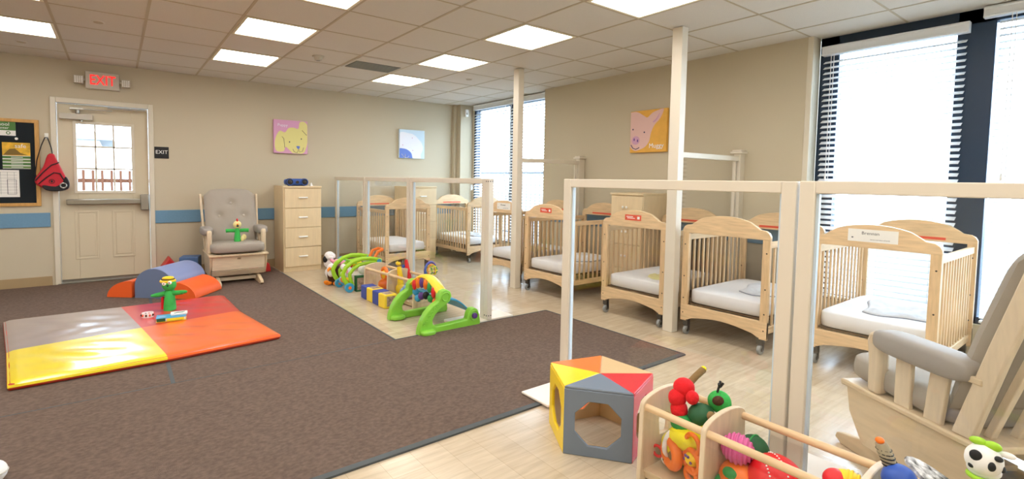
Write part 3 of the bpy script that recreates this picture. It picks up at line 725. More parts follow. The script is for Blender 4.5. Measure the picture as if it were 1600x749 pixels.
def stroke(mb, pts, r, m, y=-.0385): mb.add(tube([(x, y, z) for x, z in pts], r, 6), m)
S = .455
t = canvas('puppy_painting', 'square pink canvas with a yellow puppy face on back wall', (1.97, YB, 1.79), 0, S, 'pic_pink')
art = MB(); h2 = S / 2 - .003
flat(art, clip(sm([(-.20, -.01), (-.215, -.12), (-.19, -.20), (-.10, -.20), (-.07, -.14), (.0, -.20), (.08, -.225), (.17, -.215), (.21, -.13), (.23, -.02), (.23, .15), (.19, .215), (.12, .21), (.10, .12), (.04, .13), (-.03, .12), (-.08, .06), (-.15, .075)]), h2), 'pic_yellow', 1)
flat(art, clip(oval(.04, -.185, .045, .038), h2), 'pic_yellow', 2); flat(art, clip(oval(.13, -.165, .045, .045), h2), 'pic_yellow', 2)
flat(art, sm([(.07, -.125), (.12, -.125), (.10, -.165)], 4), 'pic_blue', 3)
for c in ((-.02, -.07), (.14, -.02)): flat(art, oval(c[0], c[1], .008, .009), 'pic_line', 3)
stroke(art, [(-.12, .0), (-.095, -.03), (-.09, -.09), (-.085, -.15)], .0025, 'pic_line'); stroke(art, [(.15, .10), (.18, .07), (.215, .035)], .0025, 'pic_line')
stroke(art, [(.025, -.165), (.04, -.20), (.08, -.215), (.105, -.165), (.115, -.205), (.155, -.19), (.17, -.14)], .0025, 'pic_line')
art.add(text_vf('Puppy', .055, .0006), 'pic_white', BACKT(-.11, -.036, .155))
build('artwork', art, t)
t = canvas('bear_painting', 'square pale blue canvas with white bear face and blue nose', (3.86, YB, 1.79), 0, .455, 'pic_sky')
art = MB()
flat(art, clip(sm([(-.25, .15), (-.05, .17), (.05, .14), (.12, .08), (.17, .03), (.20, -.06), (.16, -.16), (.12, -.26), (-.25, -.25)]), h2), 'pic_white', 1)
flat(art, clip(sm([(-.235, -.09), (-.17, -.075), (-.09, -.09), (-.02, -.14), (.0, -.2), (-.01, -.25), (-.23, -.25)]), h2), 'pic_blue', 2)
for c in ((-.17, -.02), (.01, -.10), (-.0, .10)): flat(art, oval(c[0], c[1], .008, .008), 'pic_pig2', 3)
flat(art, clip(oval(.17, .13, .04, .05), h2), 'pic_sky', 2)
stroke(art, [(-.19, -.16), (-.15, -.21), (-.12, -.16), (-.13, -.22)], .004, 'pic_white'); stroke(art, [(-.13, -.22), (-.08, -.215), (-.06, -.19)], .004, 'pic_white')
build('artwork', art, t)
t = canvas('pig_painting', 'square orange canvas with a pink pig face left of the near pole', (XR, 3.375, 1.80), -PI / 2, .465, 'pic_orange')
art = MB(); h2 = .229
flat(art, clip(sm([(-.24, .21), (-.22, .225), (-.14, .22), (-.06, .175), (-.01, .15), (.05, .195), (.13, .22), (.19, .225), (.15, .13), (.08, .06), (.04, -.02), (.02, -.11), (-.03, -.17), (-.10, -.20), (-.17, -.21), (-.23, -.16), (-.25, -.05)]), h2), 'pic_pig', 1)
flat(art, oval(-.155, -.095, .052, .048), 'pic_pig2', 2); flat(art, sm([(.06, .10), (.10, .13), (.145, .19), (.12, .13), (.08, .09)]), 'pic_pig2', 2)
for c in ((-.195, .03), (-.045, -.01)): flat(art, oval(c[0], c[1], .009, .009), 'pic_line', 3)
for c in ((-.175, -.085), (-.13, -.10)): flat(art, oval(c[0], c[1], .008, .016), 'purple', 3)
stroke(art, [(-.215, -.145), (-.19, -.18), (-.15, -.195), (-.12, -.185), (-.105, -.175)], .004, 'pic_line')
art.add(text_vf('Muggy', .072, .0006), 'pic_white', BACKT(.11, -.036, -.165))
build('artwork', art, t)

# ------------------------------------------------------------------ notice board, poster, bag
t = thing('notice_board', 'black notice board with oak frame at left edge of back wall', 'notice board', (-1.28, YB, 1.345))
build('board', one(box(-.58, .58, -.012, 0, -.44, .44), 'board_black'), t)
build('frame', one(ring([(-.62, -.46), (.62, -.46), (.62, .465), (-.62, .465)], [(-.583, -.425), (.583, -.425), (.583, .43), (-.583, .43)], 'y', -.022, 0), 'oak'), t, bevel=.004)
BX, BZ = -1.28, 1.345
def sheet(name, label, x0, x1, z0, z1, parts):
    t = thing(name, label, 'poster', ((x0 + x1) / 2, YB - .012, (z0 + z1) / 2))
    w, h_ = (x1 - x0) / 2, (z1 - z0) / 2
    build('paper', one(box(-w, w, -.003, 0, -h_, h_), 'paper'), t)
    p = MB(); parts(p, w, h_); build('print', p, t); return t
def p1(p, w, h_):
    p.add(box(-w, w, -.004, -.002, -h_ * .25, h_), 'green_print').add(text_vf('School', .05, .0004), 'paper', BACKT(w * .45, -.0045, h_ * .62)).add(text_vf('Center', .035, .0004), 'paper', BACKT(w * .5, -.0045, h_ * .10)).add(torus((w * .72, -.004, -h_ * .6), .014, .004, 'y', 16, 6), 'green_print')
sheet('school_poster', 'green and white sheet lettered School at top of notice board', -1.26, -.845, 1.63, 1.775, p1)
def p2(p, w, h_):
    p.add(box(-w, w, -.004, -.002, 0, h_), 'photo_yellow')
    p.add(prism([(-w * .95, .005), (-w * .5, h_ * .5), (-w * .1, h_ * .55), (w * .3, h_ * .2), (w * .8, .01)], 'y', -.0045, -.003), 'photo_brown')
    p.add(text_vf('safe', .06, .0004), 'paper', BACKT(w * .3, -.005, h_ * .74))
    for k in range(4): p.add(box(-w, w, -.004, -.002, -h_ * (.04 + k * .25), -h_ * (.22 + k * .25)), 'green_print' if k % 2 == 0 else 'green_print2').add(box(-w * .4, w * .45, -.0045, -.003, -h_ * (.11 + k * .25), -h_ * (.15 + k * .25)), 'paper')
sheet('safe_poster', 'yellow and green poster headed safe, pinned to the notice board', -.955, -.735, 1.285, 1.56, p2)
def p3(p, w, h_):
    for k in range(8): p.add(box(-w * .9, w * .9, -.0036, -.002, h_ * (.85 - k * .22), h_ * (.84 - k * .22)), 'ink')
    for k in range(6): p.add(box(-w * .9 + k * w * .33, -w * .89 + k * w * .33, -.0036, -.002, -h_ * .8, h_ * .85), 'ink')
    p.add(ring([(w * .4, -h_ * .8), (w * .85, -h_ * .8), (w * .85, h_ * .3), (w * .4, h_ * .3)], [(w * .42, -h_ * .78), (w * .83, -h_ * .78), (w * .83, h_ * .28), (w * .42, h_ * .28)], 'y', -.0038, -.002), 'ink')
sheet('floor_plan', 'white sheet with a ruled plan low on the notice board', -1.15, -.83, .985, 1.27, p3)
single('push_pin', MB().add(cyl((0, 0, 0), (0, -.012, 0), .006, 10), 'white').add(ell((0, -.016, 0), (.014, .008, .014), 12, 8), 'white'), 'round white pin above the yellow poster', 'pin', (-.84, YB - .012, 1.60))
single('wall_hook', MB().add(box(-.016, .016, -.012, 0, -.03, .035), 'white').add(tube([(0, -.01, -.01), (0, -.03, -.02), (0, -.038, 0), (0, -.036, .012)], .006, 8), 'white'), 'white adhesive wall hook holding the red bag', 'hook', (-.60, YB, 1.64), 0, bevel=.004)
t = thing('sling_bag', 'red triangular sling backpack with black straps hanging by door', 'bag', (-.58, YB - .03, 1.08))
bp = sm([(-.125, .07), (-.05, .23), (-.01, .36), (.04, .37), (.06, .32), (.11, .19), (.15, .08), (.14, .0), (.06, -.02), (-.03, -.01)], 3)
bb = prism(bp, 'y', -.075, -.012); build('body', one(bb, 'bag_red'), t, bevel=.022, seg=3)
build('base_panel', one(prism(sm([(-.06, .035), (-.03, -.02), (.07, -.032), (.15, -.008), (.165, .06), (.135, .13), (.11, .07), (.05, .02)], 3), 'y', -.081, -.02), 'bag_black'), t, bevel=.01)
z_ = MB().add(tube([(-.115, -.079, .08), (-.05, -.08, .17), (.02, -.08, .25), (.085, -.079, .28)], .006, 6), 'bag_black').add(tube([(-.09, -.08, .045), (-.02, -.082, .12), (.04, -.082, .17), (.09, -.082, .16), (.125, -.08, .08)], .006, 6), 'bag_black')
build('zips', z_, t)
build('emblem', MB().add(torus((.02, -.078, .075), .022, .003, 'y', 18, 6), 'bag_black').add(ell((.02, -.077, .075), (.010, .003, .012), 10, 6), 'bag_black'), t)
build('ring_tag', one(torus((.115, -.088, .03), .026, .007, 'y', 20, 8), 'steel'), t)
st = MB().add(tube([(.03, -.04, .36), (.02, -.035, .44), (-.008, -.022, .545), (-.03, -.022, .545), (-.06, -.035, .46), (-.10, -.04, .30), (-.115, -.045, .15), (-.09, -.05, .05)], .010, 8, 1.6, .5), 'bag_black')
build('strap', st, t)

# ------------------------------------------------------------------ partitions
PT = 1.25
def panel(t, y0, y1, x=0, post=.055, th=.05, zt=PT):
    """one clear panel from y1 (far) down to y0 (near), frame faces +-x, local coords"""
    fr_ = MB()
    fr_.add(box(x - th / 2, x + th / 2, y1 - post, y1, .024, zt), 'panel_cream').add(box(x - th / 2, x + th / 2, y0, y0 + post, .024, zt), 'panel_cream')
    fr_.add(box(x - th / 2, x + th / 2, y0 + post, y1 - post, zt - .048, zt), 'panel_cream')
    f_ = build('frame', fr_, t, bevel=.004)
    build('clear_sheet', one(box(x - .003, x + .003, y0 + post - .008, y1 - post + .008, .03, zt - .04), 'acrylic'), t)
    for ya in (y1 - post - .010, y0 + post): build('sheet_edge', one(box(x - .009, x + .009, ya, ya + .010, .03, zt - .05), 'acrylic_edge'), t)
def foot(t, x, y, z=0): build('foot_plate', one(box(-.30, .30, -.11, .11, 0, .024 - z), 'plate_white', Matrix.Translation((x, y, z))), t, bevel=.004)
t = thing('partition_screen', 'far row of cream framed clear partition panels behind toys', 'partition', (2.60, 0, 0))
for y0, y1 in ((3.43, 4.80), (4.815, 6.00), (6.015, 7.08)): panel(t, y0, y1)
foot(t, -.02, 3.50); foot(t, -.02, 4.83); foot(t, -.02, 6.0)
bl = MB()
bl.add(box(-.025, .025, 3.375, 3.428, .0245, PT), 'panel_cream')
build('end_post', bl, t, bevel=.004)
bl = MB()
for z in (1.225, .06):
    for yy in (3.388, 3.416): bl.add(cyl((-.0265, yy, z), (-.024, yy, z), .006, 10), 'bolt')
    for xx in (-.012, .012): bl.add(cyl((xx, 3.3735, z), (xx, 3.376, z), .005, 10), 'bolt')
build('bolts', bl, t)
t = thing('partition_screen', 'near row of cream framed clear partition panels in right foreground', 'partition', (2.185, 0, 0))
panel(t, .845, 2.10, 0); panel(t, -.50, .835, .0, zt=PT + .002)
foot(t, -.02, 2.0, .0105); foot(t, .03, .80)
t['label'] = 'near row of cream framed clear partition panels in right foreground'
def pole(label, y, xs=3.70):
    t = thing('divider_post', label, 'divider', (xs, y, 0))
    build('pole', one(box(-.035, .045, -.045, .045, 0, H - .004), 'panel_cream'), t, bevel=.004)
    build('rail', one(box(.045, 1.02, -.022, .022, 1.445, 1.49), 'panel_cream'), t, bevel=.004)
    build('wall_post', one(box(1.00, 1.095, -.03, .03, 0, 1.515), 'panel_cream'), t, bevel=.004)
    build('post_cap', MB().add(box(.975, 1.098, -.055, .055, 1.515, 1.535), 'panel_cream').add(box(.985, 1.098, -.042, .042, 1.535, 1.55), 'panel_cream'), t, bevel=.004)
    build('side_strip', one(box(.945, .965, -.012, .012, 0.02, 1.445), 'panel_cream'), t)
    build('clear_sheet', one(box(.04, 1.0, -.003, .003, .03, 1.447), 'acrylic'), t)
pole('far cream ceiling post with half-height clear divider to the wall', 4.335)
pole('near cream ceiling post with half-height clear divider to the wall', 2.36, 3.715)

# ------------------------------------------------------------------ play ring (pentagon) in the foreground
t = thing('play_ring', 'five-sided vinyl play tunnel with octagon windows, yellow grey red orange', 'play cube', (0, 0, 0))
base = [Vector((1.770, 1.785)), Vector((1.618, 1.540)), Vector((1.808, 1.305)), Vector((2.085, 1.400)), Vector((2.068, 1.705))]
cen = sum(base, Vector((0, 0))) / 5; h_ = .305
cols = ['cube_yellow', 'cube_gray', 'cube_red', 'cube_tan', 'cube_orange']; nmc = ['yellow', 'grey', 'red', 'tan', 'orange']
for k in range(5):
    a, b_ = base[k], base[(k + 1) % 5]; w = (b_ - a).length; d_ = (b_ - a) / w
    X = Matrix(((d_.x, -d_.y, 0, a.x), (d_.y, d_.x, 0, a.y), (0, 0, 1, 0), (0, 0, 0, 1)))  # local x along the side, y inward/outward
    inw = Vector((-d_.y, d_.x)); sgn = 1 if inw.dot(cen - a) > 0 else -1
    o8 = [(0, 0), (w / 2, 0), (w, 0), (w, h_ / 2), (w, h_), (w / 2, h_), (0, h_), (0, h_ / 2)]
    # octagon
    ins = arcpts(w / 2, h_ / 2, w * .345, -112.5 - 22.5 - 0, 224.99 - 0, 8)[:8]
    ins = [(w / 2 + .36 * w * math.cos(math.radians(an)), h_ / 2 + .36 * w * math.sin(math.radians(an))) for an in (-157.5, -112.5, -67.5, -22.5, 22.5, 67.5, 112.5, 157.5)]
    o8 = [(0, 0), (w * .33, 0), (w * .67, 0), (w, 0), (w, h_), (w * .67, h_), (w * .33, h_), (0, h_)]
    side = one(ring(o8, ins, 'y', 0, sgn * .016), cols[k], X)
    if sgn < 0: pass
    build('side_panel', side, t, bevel=.004)
    build('lining', one(ring(o8, ins, 'y', sgn * .0165, sgn * .0185), 'cube_tan', X), t)
    tri = [(a.x, a.y), (b_.x, b_.y), (cen.x, cen.y)]
    if area(tri) < 0: tri = tri[::-1]
    tri = [(cen.x * .004 + x * .996, cen.y * .004 + y * .996) for x, y in tri]
    build('top_panel', one(prism(tri, 'z', h_ - .002 , h_ + .012), cols[k]), t, bevel=.005)

# ------------------------------------------------------------------ toy racks
def rack(label, loc, rz, boards, L, rodz=.31, w=.26, hole_=True):
    t = thing('toy_rack', label, 'toy rack', loc, rz, 'wooden dowel toy racks')
    for y in boards:
        pl = [(-.03, 0), (w + .03, 0), (w + .02, rodz + .02)] + [(w / 2 + (w / 2 + .01) * math.cos(a * PI / 12), rodz + .015 + .075 * math.sin(a * PI / 12)) for a in range(0, 13)] + [(-.02, rodz + .02)]
        pl = [(-.03, 0), (w + .03, 0)] + [(w / 2 + (w / 2 + .02) * math.cos(a * PI / 14), rodz + .008 + .045 * math.sin(a * PI / 14)) for a in range(0, 15)]
        if y == boards[0] and hole_:
            n = len(pl); cx, cz = w * .5, rodz * .66
            ang = [math.atan2(z - cz, x - cx) for x, z in pl]
            hole = [(cx + .05 * math.cos(a), cz + .05 * math.sin(a)) for a in ang]
            m_ = ring(pl, hole, 'y', y - .010, y + .010)
        else: m_ = prism(pl, 'y', y - .010, y + .010)
        build('divider_board', one(m_, 'maple_z'), t, bevel=.003)
    for x in (0, w): build('rod', one(cyl((x, boards[0] + .012, rodz), (x, -L, rodz), .0145, 16), 'wood_y'), t)
    build('shelf', MB().add(box(-.005, w + .005, -L, boards[0], .035, .048), 'maple_y').add(box(.0, .03, -L, boards[0] - .0, .012, .035), 'maple_y'), t, bevel=.002)
    for x in (-.012, w + .012): build('clear_front', one(box(x - .0015, x + .0015, -L, boards[0] - .01, .05, rodz - .04), 'crib_pane'), t)
    return t
rack('wooden toy rack with dowel rails full of toys in the foreground', (1.755, 1.215, 0), 0, [0, -.265, -.735, -1.2], 1.21)
rack('wooden toy rack with dowel rails behind the blue and yellow blocks', (2.185, 5.05, 0), .11, [0, -.46, -.92], .93, .255, .25, False)

# ------------------------------------------------------------------ soft toys and small things
def toy(name, label, cat, loc, parts, rz=0, group=None, **kw):
    """parts: list of (part name, [(shape, material), ...])"""
    t = thing(name, label, cat, loc, rz, group)
    for pn, items in parts:
        mb = MB()
        for it in items: mb.add(it[0], it[1], it[2] if len(it) > 2 else None)
        build(pn, mb, t, smooth=60)
    return t
# green puppet on the mat
MT = .056
toy('green_puppet', 'green hand puppet with yellow striped hat standing on mat', 'puppet', (.362, 5.10, MT - .002), [
    ('body', [(tube([(0, 0, 0), (0, 0, .04), (0, 0, .10), (0, 0, .155), (0, 0, .18)], [.066, .064, .056, .046, .028], 20, 1, .7), 'plush_green'), (tube([(-.03, 0, .145), (-.075, -.005, .135), (-.115, -.01, .130)], [.024, .021, .018], 10), 'plush_green'), (tube([(.03, 0, .145), (.075, -.01, .15), (.115, -.015, .155)], [.024, .021, .018], 10), 'plush_green'), (ell((-.125, -.01, .128), (.024, .018, .014)), 'plush_green'), (ell((.125, -.015, .158), (.024, .018, .014)), 'plush_green')]),
    ('lining', [(box(-.066, -.048, -.01, .03, .005, .11), 'plush_red')]),
    ('head', [(ell((0, -.005, .222), (.056, .052, .058)), 'plush_green')]),
    ('eye', [(ell((-.022, -.050, .240), (.019, .010, .017)), 'white'), (ell((-.022, -.060, .240), (.005, .003, .005)), 'black')]),
    ('eye', [(ell((.022, -.050, .248), (.017, .010, .016)), 'white'), (ell((.022, -.060, .248), (.005, .003, .005)), 'black')]),
    ('nose', [(ell((.008, -.058, .222), (.008, .007, .008)), 'black')]),
    ('hat', [(ell((-.014, .01, .262), (.052, .050, .030)), 'plush_yellow', Matrix.Rotation(.0, 4, 'Y')), (torus((-.014, .005, .254), .052, .012, 'z'), 'toy_yellow'), (torus((-.014, .008, .268), .046, .007, 'z'), 'plush_brown'), (torus((-.014, .008, .280), .036, .009, 'z'), 'toy_yellow')])], rz=-.45)
t = thing('picture_book', 'teal covered board book lying under a white card book on mat', 'book', (.345, 4.72, MT), -.12, 'books on the mat')
build('pages', one(box(-.10, .10, -.055, .055, .004, .030), 'paper'), t, bevel=.003)
build('cover', MB().add(box(-.105, .105, -.06, .06, 0, .004), 'toy_yellow').add(box(-.105, .105, -.06, .06, .030, .034), 'toy_blue').add(box(-.03, .09, -.0615, -.0595, .008, .026), 'plush_yellow').add(box(-.1, -.04, -.0615, -.0595, .006, .03), 'dkgreen').add(ell((-.065, -.01, .034), (.03, .03, .002)), 'light_blue'), t, bevel=.001)
t = thing('card_book', 'small white book with green drawing on top of teal book', 'book', (.40, 4.735, MT + .036), -.10, 'books on the mat')
build('pages', one(box(-.058, .058, -.04, .045, 0, .010), 'paper'), t, bevel=.001)
build('cover', MB().add(box(-.060, .060, -.042, .046, .010, .012), 'white').add(tube([(-.035, -.012, .0125), (-.01, .005, .0125), (.02, .0, .0125), (.04, .02, .0125)], [.006, .010, .010, .005], 8, 1, .3), 'dkgreen'), t)
toy('sticker_roll', 'roll of printed white tape on mat beside books', 'tape', (.19, 4.92, MT), [('roll', [(ring([(.042 * math.cos(a * PI / 12), .042 * math.sin(a * PI / 12)) for a in range(24)], [(.038 * math.cos(a * PI / 12), .038 * math.sin(a * PI / 12)) for a in range(24)], 'z', 0, .036), 'white')]),
    ('print', [(ell((.0425 * math.cos(a), .0425 * math.sin(a), .018), (.008, .008, .010)), 'plush_brown' if i % 2 else 'red_label') for i, a in enumerate([k * PI / 5 for k in range(10)])])])
# rooster puppet
toy('rooster_puppet', 'green hand puppet with yellow rooster head on glider seat', 'puppet', (1.13, 6.30, .474 + FZ), [
    ('body', [(tube([(0, 0, 0), (0, 0, .07), (0, 0, .13), (0, 0, .16)], [.060, .052, .042, .02], 18, 1, .6), 'plush_green'), (tube([(-.03, 0, .125), (-.075, -.01, .128), (-.12, -.012, .128)], [.022, .021, .022], 10), 'plush_green'), (tube([(.03, 0, .125), (.075, -.01, .128), (.12, -.012, .125)], [.022, .021, .022], 10), 'plush_green')]),
    ('head', [(ell((0, -.005, .195), (.045, .043, .045)), 'plush_cream')]),
    ('comb', [(ell((0, 0, .245), (.009, .02, .022)), 'plush_red'), (ell((.0, -.018, .238), (.009, .012, .014)), 'plush_red')]),
    ('beak', [(ell((0, -.052, .183), (.013, .016, .010)), 'black'), (ell((0, -.046, .200), (.012, .012, .008)), 'plush_orange')]),
    ('tail', [(ell((.07, .0, .045), (.028, .012, .035)), 'plush_cream'), (ell((.05, -.02, .03), (.02, .012, .03)), 'plush_cream')])], rz=-.1)

# plush pile beyond, left of the activity arch
toy('eagle_plush', 'brown plush eagle with white head and orange feet on floor', 'plush toy', (2.04, 5.62, 0), [
    ('body', [(ell((0, 0, .11), (.085, .075, .11)), 'plush_brown'), (ell((.06, .02, .04), (.09, .06, .04)), 'plush_brown'), (ell((.04, -.05, .12), (.03, .05, .09)), 'plush_brown'), (ell((-.03, -.02, .03), (.06, .05, .03)), 'plush_brown')]),
    ('head', [(ell((-.055, -.045, .20), (.048, .045, .05)), 'plush_white'), (ell((-.06, -.05, .14), (.04, .04, .045)), 'plush_white')]),
    ('beak', [(tube([(-.085, -.08, .20), (-.115, -.11, .19), (-.12, -.115, .17)], [.018, .013, .004], 8), 'plush_orange')]),
    ('foot', [(ell((-.10, -.07, .03), (.045, .03, .02)), 'plush_orange'), (ell((-.13, -.09, .05), (.03, .02, .02)), 'plush_orange')]), ('foot', [(ell((-.02, -.10, .025), (.035, .04, .022)), 'plush_orange')])])
toy('pink_plush', 'pink plush animal lying on the pile behind the eagle', 'plush toy', (2.13, 5.68, .16), [('body', [(ell((0, 0, .05), (.09, .07, .055)), 'plush_pink')]), ('head', [(ell((-.06, -.06, .09), (.045, .04, .04)), 'plush_pink')]), ('arm', [(tube([(-.05, -.05, .04), (-.09, -.05, .09), (-.12, -.02, .12)], .018, 8), 'plush_pink')])])
toy('puppy_plush', 'white plush puppy with black ears atop the toy pile', 'plush toy', (2.05, 5.82, .21), [('head', [(ell((0, 0, .09), (.06, .055, .055)), 'plush_white'), (ell((0, -.04, .075), (.03, .03, .025)), 'plush_white')]), ('body', [(ell((.01, .02, 0), (.07, .06, .06)), 'plush_white')]), ('ear', [(ell((-.055, -.01, .055), (.028, .02, .04)), 'black')]), ('ear', [(ell((.055, .0, .085), (.02, .02, .03)), 'plush_white')])])
toy('support_cushion_plush', 'heap of white soft toys lying beneath the pile', 'plush toy', (2.19, 5.86, 0), [('body', [(ell((-.06, 0, .09), (.12, .10, .09)), 'plush_white'), (ell((.07, .03, .08), (.10, .10, .08)), 'plush_white')]), ('patch', [(ell((.03, -.06, .10), (.05, .05, .05)), 'plush_pink')])])
single('toy_ball', one(ell((0, 0, 0), .05), 'toy_blue'), 'sky blue ball on the toy pile right of puppy', 'ball', (2.22, 5.86, .23), group='balls among the toys')
toy('yellow_plush', 'yellow and red soft toy on the pile behind the lime arch', 'plush toy', (2.33, 5.72, .17), [('body', [(ell((0, 0, .03), (.09, .06, .045)), 'plush_yellow')]), ('scarf', [(torus((-.05, 0, .04), .04, .014, 'x'), 'toy_red')]), ('head', [(ell((-.08, -.01, .05), (.04, .04, .04)), 'plush_yellow')])])
toy('panda_plush', 'white soft toy with dark paws inside the lime arch', 'plush toy', (2.26, 5.30, 0), [('body', [(ell((0, 0, .09), (.09, .08, .09)), 'plush_white')]), ('head', [(ell((-.02, -.03, .20), (.055, .05, .05)), 'plush_white')]), ('paw', [(ell((.07, -.07, .13), (.04, .025, .025)), 'bolt')]), ('paw', [(ell((-.07, -.07, .05), (.03, .03, .03)), 'toy_blue2')])])

# lime activity walker arch
t = thing('activity_arch', 'lime green baby walker arch with blue wheels and orange handle', 'toy', (2.0, 5.14, 0))
def arcprof(y):
    return [(.02, y, .06), (-.03, y, .14), (-.045, y, .20), (-.01, y, .27), (.07, y, .325), (.17, y, .35), (.27, y, .345), (.36, y, .325)]
def arcprof2(y): return [(.07, y, .06), (.04, y, .14), (.035, y, .19), (.07, y, .24), (.14, y, .285), (.24, y, .30), (.34, y, .30)]
for y in (0, .30):
    a_ = arcprof(y); b_ = arcprof2(y)
    mb = MB().add(tube(a_, .024, 10, .8, 1), 'lime2').add(tube(b_, .020, 10, .8, 1), 'lime2').add(ell((.37, y, .31), (.045, .022, .035)), 'lime2').add(tube([(x, y, z) for (x, _, z) in a_[1:]], .006, 6), 'lime')
    s_ = build('side_arch', mb, t)
    build('hub', MB().add(cyl((.37, y - .028, .31), (.37, y + .028, .31), .026, 18), 'toy_blue'), s_)
    build('wheel', MB().add(cyl((.02, y - .045, .05), (.02, y - .005, .05), .05, 24), 'toy_blue').add(cyl((.02, y - .048, .05), (.02, y - .044, .05), .018, 16), 'toy_orange'), s_, bevel=.006)
build('crossbar', one(cyl((.10, -.01, .31), (.10, .31, .31), .012), 'lime'), t); build('crossbar', one(cyl((.34, 0, .30), (.34, .30, .30), .012), 'lime'), t); build('axle', one(cyl((.02, 0, .06), (.02, .30, .06), .012), 'toy_blue'), t)
build('handle', MB().add(tube([(.36, .08, .33), (.40, .08, .40), (.46, .09, .42), (.48, .15, .42), (.46, .21, .42), (.40, .22, .40), (.36, .22, .33)], .017, 10), 'toy_orange').add(tube([(.37, .1, .30), (.40, .1, .22), (.42, .15, .2), (.40, .2, .22), (.37, .2, .30)], .014, 8), 'toy_orange'), t)
ch = MB()
for (x, y, z, m) in [(.02, .15, .17, 'plush_white'), (.0, .10, .12, 'toy_orange'), (.04, .2, .24, 'plush_white'), (.05, .12, .10, 'toy_yellow'), (.02, .2, .1, 'light_blue')]: ch.add(ell((x, y, z), (.03, .05, .035)), m)
build('hanging_toys', ch, t)

# soft blocks
for k, (m, nm, lb) in enumerate([('block_blue', 'blue', 'blue soft block, first of the row, left end'), ('block_yellow', 'yellow', 'yellow soft block, second in the row'), ('block_blue', 'blue', 'blue soft block, third in the row'), ('block_yellow', 'yellow', 'yellow soft block with pictures, last of the row nearest green gym')]):
    t = thing('soft_block', lb, 'block', (2.095, 4.76 - k * .142, 0), .03 * (k - 1), 'soft picture blocks')
    hb = .067
    build('cover', one(box(-hb, hb, -hb, hb, 0, .134), m), t, bevel=.010)
    p = MB().add(box(-.045, .045, -.045, .045, .1335, .1348), 'block_photo').add(box(-.045, .045, -hb - .001, -hb + .001, .02, .115), 'block_photo')
    if m == 'block_yellow': build('picture', p, t)

# toys in the far rack
toy('orange_teether', 'orange and yellow ring toy in the far rack', 'toy', (2.30, 4.83, .05), [('ring', [(torus((0, 0, .17), .06, .02, 'x'), 'toy_orange')]), ('centre', [(ell((0, 0, .16), (.03, .05, .05)), 'toy_yellow')]), ('base', [(ell((0, 0, .06), (.07, .07, .06)), 'toy_orange')])])
toy('yellow_duck', 'yellow plastic toy with blue band at the rear of far rack', 'toy', (2.36, 4.72, .05), [('body', [(ell((0, 0, .06), (.07, .06, .06)), 'toy_yellow')]), ('head', [(ell((0, -.02, .16), (.05, .05, .05)), 'toy_yellow')]), ('band', [(torus((0, -.02, .16), .05, .010, 'x'), 'light_blue')])])
toy('giraffe_toy', 'yellow giraffe toy standing up out of the far rack', 'toy', (2.33, 4.52, .05), [('body', [(ell((0, 0, .06), (.05, .06, .06)), 'toy_yellow')]), ('neck', [(tube([(0, 0, .08), (0, .01, .20), (-.01, .02, .29)], [.035, .027, .022], 12), 'toy_yellow')]), ('head', [(ell((-.01, .035, .32), (.025, .04, .022)), 'toy_yellow'), (ell((-.012, .015, .345), (.006, .006, .014)), 'plush_brown'), (ell((.01, .015, .345), (.006, .006, .014)), 'plush_brown')]), ('spots', [(ell((-.022, .02, .27), (.008, .012, .012)), 'purple'), (ell((-.026, .01, .2), (.008, .012, .014)), 'toy_orange')])])
toy('red_slide_toy', 'tall red plastic toy at back of the far rack', 'toy', (2.475, 4.60, .05), [('spine', [(tube([(0, 0, .01), (0, .02, .16), (-.01, .05, .30), (-.01, .06, .33)], [.045, .04, .028, .022], 14, 1, .6), 'toy_red')]), ('beads', [(ell((-.03, .06, .20), .016), 'pink'), (ell((-.03, .08, .26), .018), 'toy_blue2'), (ell((-.03, .06, .14), .018), 'plush_white')])])
toy('blue_toy', 'light blue moulded toy at front of the far rack', 'toy', (2.325, 4.36, .05), [('body', [(ell((0, 0, .06), (.08, .08, .06)), 'light_blue')]), ('bumps', [(ell((-.04, -.03, .11), .03), 'light_blue'), (ell((.03, .04, .12), .035), 'toy_blue'), (ell((.03, -.05, .10), .02), 'toy_red')])])
toy('aqua_toy', 'turquoise toy lying at the rear end of far rack', 'toy', (2.45, 4.33, .05), [('body', [(ell((0, 0, .07), (.06, .10, .06)), 'toy_blue')]), ('cap', [(ell((0, .09, .09), (.04, .03, .04)), 'toy_green')])])
toy('dark_box', 'dark green picture block beside the far rack end', 'block', (2.14, 5.12, 0), [('box', [(box(-.05, .05, -.03, .03, 0, .17), 'dkgreen')]), ('print', [(box(-.04, .04, -.032, -.029, .02, .15), 'block_photo')])])

